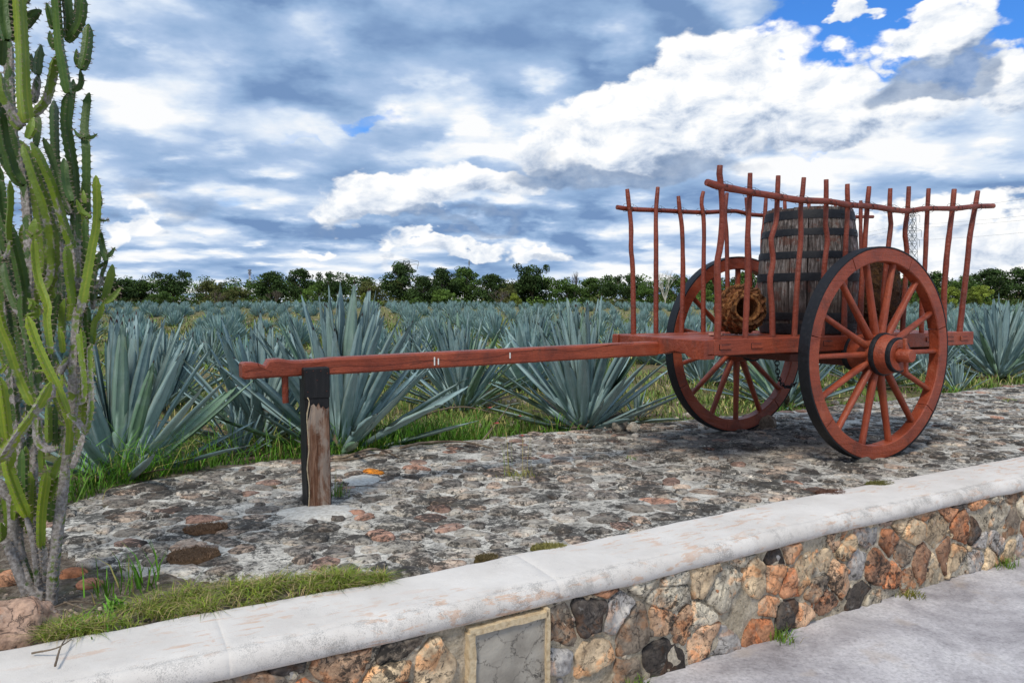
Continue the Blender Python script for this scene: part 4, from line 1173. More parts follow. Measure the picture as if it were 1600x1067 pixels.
for (px, py, sz, n, lab, sd_) in [(1497, 612, .42, 26, 'small young agave at the terrace edge just right of the near wheel', 31), (372, 712, .40, 24, 'small green agave pup in the grass left of the post', 32), (345, 668, .34, 20, 'smallest agave pup left of the pole tip, in weeds', 33), (995, 652, .32, 18, 'tiny agave pup right of the wide agave, by the two round stones', 34)]:
    PN.append(near_agave(px, py, sz, n, lab, sd_, 15., 1))
# simpler plants for the rest of the field
def agave_mesh(name, n, seed, far):
    rr = random.Random(seed); V = []; Fc = []; T = []
    for (Ln, wf, elv, az_, br, bz) in leaf_set(n, 1.1, rr, 14.):
        e, c_ = R(elv), rr.uniform(.75, 1.25)
        d = Vector((math.cos(az_) * math.cos(e), math.sin(az_) * math.cos(e), math.sin(e))); sdv = Vector((-math.sin(az_), math.cos(az_), 0)); up = sdv.cross(d) * -1
        o = Vector((br * math.cos(az_), br * math.sin(az_), bz)); b = len(V); w_ = .060 * wf * (1.5 if far else 1.)
        col = (c_ * rr.uniform(.9, 1.05), c_, c_ * rr.uniform(.9, 1.05))
        if far:
            V += [o - sdv * w_ * .7, o + sdv * w_ * .7, o + d * Ln * .5 + sdv * w_, o + d * Ln * .5 - sdv * w_, o + d * Ln]; Fc += [(b, b + 1, b + 2, b + 3), (b + 3, b + 2, b + 4)]; T += [col] * 5
        else:
            for t, q in ((0, .7), (.28, .8), (.5, 1.), (.78, .62)):
                p = o + d * Ln * t; V += [p - sdv * w_ * q + up * w_ * q * .3, p - up * w_ * .25, p + sdv * w_ * q + up * w_ * q * .3]
            V.append(o + d * Ln); T += [col] * 13
            for i in range(3): Fc += [(b + i * 3, b + i * 3 + 1, b + i * 3 + 4, b + i * 3 + 3), (b + i * 3 + 1, b + i * 3 + 2, b + i * 3 + 5, b + i * 3 + 4)]
            Fc += [(b + 9, b + 10, b + 12), (b + 10, b + 11, b + 12)]
    return V, Fc, T
MID = [mesh_from('agave', *agave_mesh('agave', 96, 40 + i, False)[:2], [M['agavefar']], agave_mesh('agave', 96, 40 + i, False)[2], False) for i in range(6)]
FAR = []
for i in range(4):
    V, Fc, T = agave_mesh('agave', 40, 60 + i, True); Fq = [f if len(f) == 4 else (f[0], f[1], f[2], f[2]) for f in Fc]
    FAR.append((np.array([tuple(v) for v in V]), Fc, np.array(T)))
def tree_line(x): return 102. + .10 * (x + 40) if x < 60 else 112.
cand = []
for i in range(-60, 130):
    for j in range(0, 75):
        s = i * 2.0 + (.8 if j % 2 else 0) + rng.uniform(-.35, .35); l = 4.5 + j * 3.0 + rng.uniform(-.4, .4) + .5 * math.sin(i * .11)
        P = F2W(s, l); 
        if P.y < 6 or abs(P.x / P.y) > .74 or P.y > tree_line(P.x) - 3: continue
        gap = ng(P.x * .045 + 7, P.y * .05, 3.)
        if gap > .26 and P.y > 26: continue
        if rng.random() < .13: continue
        if min((P.xy - q.xy).length for q in PN) < 1.15: continue
        cand.append((P.y, P.x, s, l))
cand.sort()
zones = [(-1e9, 150, 'behind the cactus'), (150, 380, 'between the cactus and the pole tip'), (380, 640, 'above the pole tip and post'), (640, 960, 'above the pole middle'), (960, 1260, 'behind the far wheel'), (1260, 1480, 'behind the near wheel'), (1480, 1e9, 'right of the cart')]
base_n = 0; named = {}
tv = []; tf3 = []; tc = []
for i, (y, x, s, l) in enumerate(cand):
    z = field_z(s, l) - .02; q = rng.uniform(.50, .76) * (1.2 if y < 13 else 1.) * (1. if rng.random() > .2 else .72); a = rng.uniform(0, 6.28)
    if i < 290:
        o = link('agave', MID[int(rng.integers(6))]); o.location = (x, y, z); o.rotation_euler = (0, 0, a); o.scale = (q, q, q * rng.uniform(.9, 1.08))
        pxx = 800 + 1201 * x / y; zn = next(t for (a_, b_, t) in zones if a_ <= pxx < b_); rown = int(round((l - 4.5) / 3.0)); named.setdefault((rown, zn), []).append((pxx, o))
        o['category'] = 'agave'; o['group'] = 'agaves planted in rows across the field'
    else:
        V, Fc, T = FAR[int(rng.integers(4))]; ca, sa = math.cos(a), math.sin(a); W_ = V * q
        W_ = np.stack([W_[:, 0] * ca - W_[:, 1] * sa + x, W_[:, 0] * sa + W_[:, 1] * ca + y, W_[:, 2] + z], 1)
        tv.append(W_); k_ = rng.uniform(.8, 1.2); tc.append(T * k_); b = base_n
        for f in Fc:
            if len(f) == 4: tf3 += [(b + f[0], b + f[1], b + f[2]), (b + f[0], b + f[2], b + f[3])]
            else: tf3.append((b + f[0], b + f[1], b + f[2]))
        base_n += len(V)
ORD = 'first second third fourth fifth sixth seventh eighth ninth tenth eleventh twelfth thirteenth fourteenth fifteenth sixteenth seventeenth eighteenth nineteenth twentieth twenty-first twenty-second twenty-third twenty-fourth twenty-fifth twenty-sixth twenty-seventh twenty-eighth twenty-ninth thirtieth'.split()
for (rown, zn), lst in named.items():
    lst.sort(key=lambda t: t[0])
    for i, (_, o) in enumerate(lst): o['label'] = f'agave of the {ORD[max(0, min(rown + 2, 29))]} row, {ORD[min(i, 29)]} from the left, {zn}'
link('distant_agaves', np_mesh('distant_agaves', np.concatenate(tv), np.array(tf3), 3, [M['agavefar']], np.concatenate(tc)), None, kind='stuff', label='mass of distant blue agaves filling the field up to the trees', category='agaves')

# ================================================================== grass and weeds
def blades(name, P, h, w, lean, cols, parent=None, rr=None, curl=.6, **props):
    """P (n,3) roots; h, w, lean arrays or scalars; cols (n,3)"""
    n = len(P); rr = rr or np.random.default_rng(3)
    a = rr.uniform(0, 2 * np.pi, n); h = np.broadcast_to(h, n) * rr.uniform(.55, 1.2, n); w = np.broadcast_to(w, n); ln = np.broadcast_to(lean, n) * rr.uniform(.3, 1.5, n)
    d = np.stack([np.cos(a), np.sin(a), np.zeros(n)], 1); f = rr.uniform(-1, 1, n) + a + np.pi / 2; s = np.stack([np.cos(f), np.sin(f), np.zeros(n)], 1)
    up = np.array([0, 0, 1.])
    p1 = P + up * (h * .5)[:, None] + d * (h * ln * .28)[:, None]; p2 = P + up * (h * (.95 - .25 * ln.clip(0, 2)))[:, None] + d * (h * ln * (1.))[:, None]
    p2[:, 2] = np.maximum(p2[:, 2], P[:, 2] + .01)
    V = np.stack([P - s * w[:, None] * .5, P + s * w[:, None] * .5, p1 + s * w[:, None] * .42, p1 - s * w[:, None] * .42, p2], 1).reshape(-1, 3)
    b = (np.arange(n) * 5)[:, None]
    Fc = np.concatenate([b + np.array([[0, 1, 2]]), b + np.array([[0, 2, 3]]), b + np.array([[3, 2, 4]])])
    T = np.repeat(np.asarray(cols), 5, 0)
    return link(name, np_mesh(name, V, Fc, 3, [M['grass']], T), parent, **props)
def gcol(n, rr, green=(.10, .20, .02), dry=(.36, .30, .10), p=.2, var=.35):
    c_ = np.array(green) * (1 + rr.uniform(-var, var, (n, 1))) * (1 + rr.uniform(-.12, .12, (n, 3)))
    m_ = rr.random(n) < p; c_[m_] = np.array(dry) * (1 + rr.uniform(-.3, .3, (m_.sum(), 1))); return c_
gr = np.random.default_rng(9)
# lush grass along the back edge of the terrace
S = gr.uniform(-6.2, 9, 60000); Fe = np.array([far_edge(s) if s > -5 else .5 for s in S[:60000]])
L_ = Fe + .03 + gr.exponential(.22, len(S)); dens = np.array([ng(s * .9, l * 1.2, 6.) for s, l in zip(S, L_)])
bonus = np.interp(S, [-6.2, -5, -4.2, -3.4, -2.2, -1.6, -.6, .2, 1., 3, 9], [1, 1., .9, .8, 1., .6, .22, .12, .28, .2, .2])
keep = (dens + gr.uniform(-.5, .5, len(S)) * .8 + bonus * .9 > .52); S, L_ = S[keep][:12000], L_[keep][:12000]
W_ = np.array([F2W(s, l, field_z(s, l) - .01) for s, l in zip(S, L_)]); hb = np.interp(S, [-6.2, -3, -1.6, -.6, 9], [.22, .21, .17, .08, .09])
tall = gr.random(len(S)); patchy = np.array([ng(s * 3.1, l * 3.1, 9.) for s, l in zip(S, L_)])
blades('grass', W_, hb * (.55 + 1.1 * (tall > .72)) * (1 + 1.1 * patchy), .0068, .85, gcol(len(S), gr, (.095, .235, .014), (.30, .29, .08), p=.10, var=.5), kind='stuff', label='bright green grass along the back edge of the terrace', category='grass')
# ground cover of the field
n = 85000; yy = 5.5 + gr.exponential(14, n); xx = gr.uniform(-.72, .72, n) * yy
fr_ = np.stack([(xx - CX) * cu.x + (yy - CY) * cu.y, -(xx - CX) * cu.y + (yy - CY) * cu.x], 1)
dens = np.array([ng(x * .5, y * .5, 2.) + .6 * ng(x * 1.9, y * 1.9, 3.) for x, y in zip(xx, yy)])
keep = (fr_[:, 1] > 1.75) & (dens + gr.uniform(-.25, .25, n) > -.08); xx, yy, fr_ = xx[keep], yy[keep], fr_[keep]
sc_ = np.clip(yy / 8, 1, 5)
blades('field_weeds', np.stack([xx, yy, np.array([field_z(s, l) for s, l in fr_])], 1), (.11 + .07 * (gr.random(len(xx)) > .8)) * sc_ ** .5, .010 * sc_, .9, gcol(len(xx), gr, (.13, .205, .03), (.38, .33, .12), .25, .5), kind='stuff', label='low weeds and yellow-green ground cover between the agave rows', category='weeds')
# loose stones on the field soil
b = MB(); rr = random.Random(4)
for i in range(900):
    y = 5.6 + rr.expovariate(1 / 12.); x = rr.uniform(-.72, .72) * y; s, l = W2F((x, y))
    if l < 1.6: continue
    q = rr.uniform(.012, .05) * (1 + y * .02); P = Vector((x, y, field_z(s, l)))
    Vr = [P + Vector((math.cos(a) * q * rr.uniform(.7, 1.2), math.sin(a) * q * rr.uniform(.7, 1.2), 0)) for a in np.linspace(0, 6.28, 7)[:-1]] + [P + Vector((math.cos(a + .5) * q * .6, math.sin(a + .5) * q * .6, q * rr.uniform(.4, .8))) for a in np.linspace(0, 6.28, 7)[:-1]]
    k_ = rr.uniform(.7, 1.2); b.add(Vr, [(i_, (i_ + 1) % 6, 6 + (i_ + 1) % 6, 6 + i_) for i_ in range(6)] + [(6, 7, 8, 9, 10, 11)], (.46 * k_, .40 * k_, .32 * k_))
b.build('field_stones', M['rock'], None, False, kind='stuff', label='pale stones scattered over the field soil', category='stones')
b = MB(); rr = random.Random(14)
for i in range(420):
    s = rr.uniform(-5.9, -4.0); l = L0(s) + .02 + abs(rr.gauss(0, .3))
    if l > near_edge(max(s, -5.1)) + .05 and s > -4.9: continue
    q = rr.uniform(.003, .012) * (2. if rr.random() < .08 else 1.); P = F2W(s, l, soil_z(s, l) + .001)
    ang = [a + rr.uniform(-.3, .3) for a in np.linspace(0, 6.28, 7)[:-1]]
    Vr = [P + Vector((math.cos(a) * q, math.sin(a) * q * .8, -.002)) for a in ang] + [P + Vector((math.cos(a) * q * .6, math.sin(a) * q * .5, q * rr.uniform(.4, .7))) for a in ang]
    k_ = rr.uniform(.5, 1.2); b.add(Vr, [(i_, (i_ + 1) % 6, 6 + (i_ + 1) % 6, 6 + i_) for i_ in range(6)] + [(6, 7, 8, 9, 10, 11)], (.42 * k_, .36 * k_, .30 * k_))
b.build('soil_pebbles', M['rock'], None, False, kind='stuff', label='small pebbles and crumbs on the soil at the cactus foot', category='pebbles')
# matted grass strip between terrace and coping, at the left
n = 13000; S = gr.uniform(-5.6, -3.86, n); L0a = np.array([L0(s) for s in S])
wid = np.interp(S, [-5.6, -5.2, -4.9, -4.75, -4.45, -4.1, -3.85, -3.72], [.02, .07, .12, .16, .25, .17, .03, .0]); tq = gr.random(n) ** .9
L_ = L0a + .005 + wid * tq - .02 * (gr.random(n) < .15)
keep = 1.5 * np.array([ng(s * 5, l * 5, 1.) + .5 * ng(s * 14, l * 14, 3.) for s, l in zip(S, L_)]) + gr.uniform(-.3, .3, n) + np.interp(S, [-5.6, -5.0, -4.75, -4.6], [-.6, -.5, .0, .15]) > 0
S, L_ = S[keep], L_[keep]
blades('grass_strip', np.array([F2W(s, l, .012) for s, l in zip(S, L_)]), .062 * (1 + .6 * np.array([ng(s * 9, l * 9, 4.) for s, l in zip(S, L_)])), .0032, 1.5, gcol(len(S), gr, (.20, .26, .025), (.40, .30, .14), .28, .5), kind='stuff', label='matted yellow-green grass strip along the inner edge of the coping', category='grass')
def tuft(px, py, n, h, w, lean, green, p, label, z=0., rad=.03, cat='weed', name='weed_tuft', seed=1, P=None):
    rr = np.random.default_rng(seed); c_ = on_z(px, py, z) if P is None else P
    o = blades(name, np.stack([rr.normal(0, rad, n), rr.normal(0, rad, n), np.zeros(n)], 1), h, w, lean, gcol(n, rr, green, p=p), rr=rr)
    o.location = c_; o['label'] = label; o['category'] = cat; return o
BR, YG = (.11, .26, .015), (.24, .25, .03)
tuft(215, 918, 40, .17, .006, .5, BR, .1, 'taller bright grass tuft near the left end of the coping', .0, .05, 'grass', 'grass_tuft', 2)
tuft(165, 932, 26, .12, .0055, .6, BR, .1, 'thin grass tuft right beside the foot of the cactus', .0, .03, 'grass', 'grass_tuft', 3)
tuft(150, 985, 70, .075, .0055, .9, (.12, .25, .02), .05, 'low green weed on the soil at the coping, nearest the cactus foot', .01, .04, seed=4)
tuft(185, 950, 30, .05, .010, .8, (.12, .30, .02), .0, 'small broad-leaved green weed on the bare soil right of the cactus', .0, .02, seed=5)
tuft(812, 748, 90, .075, .004, .8, YG, .35, 'yellowish weed growing from the terrace joints below the middle of the pole', .0, .055, seed=6)
tuft(800, 748, 8, .42, .0035, .12, (.20, .25, .06), .3, 'thin tall grass stalks rising from the middle of the terrace', .0, .05, 'grass', 'grass_stalks', 7)
tuft(840, 742, 5, .40, .003, .14, (.28, .27, .12), .5, 'two or three dry stalks beside the yellowish terrace weed', .0, .03, 'grass', 'grass_stalks', 8)
tuft(530, 778, 46, .11, .004, .35, (.14, .24, .03), .2, 'green weed at the foot of the support post', .0, .022, seed=9)
tuft(526, 774, 4, .34, .003, .1, (.30, .27, .12), .5, 'dry grass stalks standing against the support post', .0, .012, 'grass', 'grass_stalks', 10)
tuft(1578, 628, 60, .05, .005, .9, (.20, .26, .03), .2, 'low green weed on the terrace at the right edge', .0, .06, seed=11)
tuft(985, 718, 30, .03, .004, .9, (.10, .2, .02), .2, 'tiny weed in the terrace left of the far wheel', .0, .03, seed=12)
tuft(105, 788, 90, .26, .007, .55, BR, .05, 'tall bright grass clump between cactus and terrace corner', -.04, .09, 'grass', 'grass_tuft', 13)
tuft(60, 800, 60, .16, .006, .6, (.12, .2, .02), .15, 'grass clump behind the cactus stems', -.02, .10, 'grass', 'grass_tuft', 14)
for i, (px, py, n_, h_, lab) in enumerate([(978, 1062, 60, .09, 'green grass tuft at the wall foot, nearest of those on the pavement'), (1222, 998, 80, .065, 'green grass tuft at the wall foot below the middle of the coping'), (1405, 925, 90, .04, 'mossy weed at the wall foot right of the large pale stone'), (1556, 880, 80, .075, 'green grass tuft at the wall foot near the right edge of the frame'), (1598, 858, 50, .06, 'small grass tuft at the wall foot at the right edge of the frame')]):
    P = on_z(px, py, -.488); s, l = W2F(P); P = F2W(s, WF(s) - .045, -.49)
    tuft(0, 0, n_, h_, .0048, .8, (.13, .23, .02) if i != 2 else (.17, .17, .02), .12, lab, rad=.035, cat='weed', seed=20 + i, P=P)
# moss mats
def moss(px, py, rx, ry, col, label, seed, z=.024):
    rr = np.random.default_rng(seed); c_ = on_z(px, py, z); Y = c_.y; ax, ay = rx * Y / 1201, ry * Y * Y / (1201 * 1.1)
    th = np.linspace(-math.pi, math.pi, 26, endpoint=False); V = []; 
    for f, h in ((1., -.01), (.93, .002), (.7, .006), (.35, .008)):
        for a in th:
            e = 1 + .2 * ng(math.cos(a) * 2, math.sin(a) * 2, seed * 3.) + .08 * rr.uniform(-1, 1)
            V.append((math.cos(a) * ax * f * e, math.sin(a) * ay * f * e, h + .004 * rr.uniform(-1, 1)))
    V.append((0, 0, .008)); n = 26
    Fc = [(k_ * n + i, k_ * n + (i + 1) % n, (k_ + 1) * n + (i + 1) % n, (k_ + 1) * n + i) for k_ in range(3) for i in range(n)] + [(3 * n + i, 3 * n + (i + 1) % n, 4 * n) for i in range(n)]
    b = MB(); b.add(V, Fc, col); o = b.build('moss_mat', M['moss'], None, True, label=label, category='moss'); o.location = c_; o.rotation_euler = (0, 0, rr.uniform(0, .5))
    m_ = 700; q = np.sqrt(rr.random(m_)) * .95; a = rr.uniform(0, 6.28, m_)
    blades('moss_fuzz', np.stack([np.cos(a) * q * ax, np.sin(a) * q * ay, np.full(m_, .003)], 1), .011, .003, .9, np.array(col) * rr.uniform(.7, 1.9, (m_, 1)), o, rr, kind='stuff')
moss(301, 866, 40, 14, (.17, .10, .055), 'larger brown moss mat on the terrace, near the coping at the left', 1)
moss(322, 824, 34, 8, (.16, .09, .05), 'brown moss mat just behind the larger one on the terrace', 2)
moss(858, 855, 30, 6, (.19, .17, .05), 'greenish brown moss mat against the coping, right of the frame centre', 3)
moss(760, 872, 20, 5, (.10, .075, .03), 'small dark moss streak at the coping left of the greenish mat', 4)
moss(1298, 770, 26, 5, (.12, .06, .04), 'dark reddish moss mat below the near wheel, close to the coping', 5)
moss(1375, 756, 26, 4, (.12, .11, .03), 'thin green moss mat at the coping right of the near wheel foot', 6)
moss(1015, 888, 22, 4, (.08, .06, .02), 'thin moss streak in the angle of the coping', 7) if False else None

# rocks
rock('boulder', 'rough salmon coloured boulder at the foot of the cactus, bottom left corner', 'boulder', on_z(18, 985, .02), (.135, .10, .10), 5.1, (.46, .31, .23), .3, sub=4, rough=.3)
rock('boulder', 'small orange-brown stone behind the salmon boulder', 'stone', on_z(15, 905, .0), (.07, .05, .035), 8.1, (.42, .22, .13), .8)
rock('stone_block', 'orange stone lying between the cactus foot and the terrace corner', 'stone', on_z(112, 897, .0), (.055, .045, .028), 2.1, (.52, .22, .11), .5)
rock('stone_block', 'flat pinkish stone beside the orange one at the terrace corner', 'stone', on_z(140, 912, .0), (.050, .04, .02), 6.1, (.42, .20, .13), .2)
rock('round_stone', 'dark round stone at the foot of the wide agave, left one of the pair', 'stone', on_z(969, 676, 0.) + Vector((0, 0, .055)), (.075, .06, .062), 1.1, (.22, .20, .17), .5)
rock('round_stone', 'pale round stone at the foot of the wide agave, right one of the pair', 'stone', on_z(989, 677, 0.) + Vector((0, 0, .045)), (.055, .05, .05), 7.4, (.48, .45, .39), .2)
rock('wedge_stone', 'brown stone chocking the far wheel from behind', 'stone', F2W(.33, .68, .05), (.12, .085, .085), 9.2, (.20, .15, .11), .3)
rock('wedge_stone', 'pale stone wedged behind the near wheel', 'stone', F2W(.27, -.60, .03), (.07, .06, .045), 4.4, (.36, .32, .27), .1)
rock('wedge_stone', 'dark flat stone wedged in front of the near wheel', 'stone', F2W(-.17, -.70, .015), (.07, .05, .03), 3.4, (.10, .095, .085), .1)
# white stones at the field edge
for i, (px, py, lab) in enumerate([(1075, 652, 'pale stone by the terrace edge, left of the far wheel'), (1232, 668, 'tan stone on the terrace edge, between the two wheels'), (1305, 632, 'white stone in the weeds seen through the near wheel')]):
    rock('pale_stone', lab, 'stone', on_z(px, py, -.03) + Vector((0, 0, .02)), (.05, .045, .03), 10. + i, (.52, .47, .40), i)
# fallen dry leaves and roots at the foot of the largest agave
def twig(label, pts, r0, m='dry', cat='dry leaf', name='dry_leaf_strand', z=.02):
    P = [on_z(x, y, zz) for x, y, zz in pts]; Q = spline([tuple(p) for p in P], 24); c_ = Vector(Q[0])
    b = MB(); b.tube([Vector(q) - c_ for q in Q], [r0 * (1 - .6 * i / 23) for i in range(24)], 6, jit=.15); o = b.build(name, M[m], None, True, label=label, category=cat); o.location = c_
twig('grey dead leaf curling over the terrace edge right of the post', [(520, 718, .0), (545, 712, .04), (575, 702, .06), (600, 704, .05), (625, 716, .01)], .012)
twig('thin dead root lying on the terrace edge behind the post', [(500, 722, .0), (560, 716, .02), (590, 710, .02), (640, 718, .0)], .010)
twig('long grey dead leaf lying in the grass right of the largest agave', [(625, 700, .02), (660, 692, .05), (720, 690, .05), (770, 700, .03)], .013)
twig('curved brown dead leaf hanging over the grass below the cart pole', [(645, 655, .06), (690, 640, .12), (730, 636, .13), (775, 646, .08)], .012)
twig('pale yellow dry stalk leaning in the weeds left of the wide agave', [(752, 690, .0), (780, 655, .12), (800, 628, .20), (815, 610, .26)], .007)
for i, pts in enumerate([[(60, 960, .02), (110, 940, .05), (160, 945, .03)], [(90, 975, .02), (130, 962, .04), (175, 930, .02)], [(100, 940, .03), (140, 952, .03), (200, 955, .02)], [(86, 1040, .045), (95, 1010, .06), (108, 990, .05)], [(50, 1020, .04), (88, 1012, .06), (112, 998, .05)]]):
    twig(['dry twig lying on the soil at the cactus foot, hindmost', 'dry twig lying across the soil at the cactus foot', 'thin twig lying on the soil toward the grass strip', 'dry stalk lying on the coping at the far left', 'dark stalk crossing the one on the coping at the far left'][i], pts, .0035, 'dry', 'twig', 'twig')

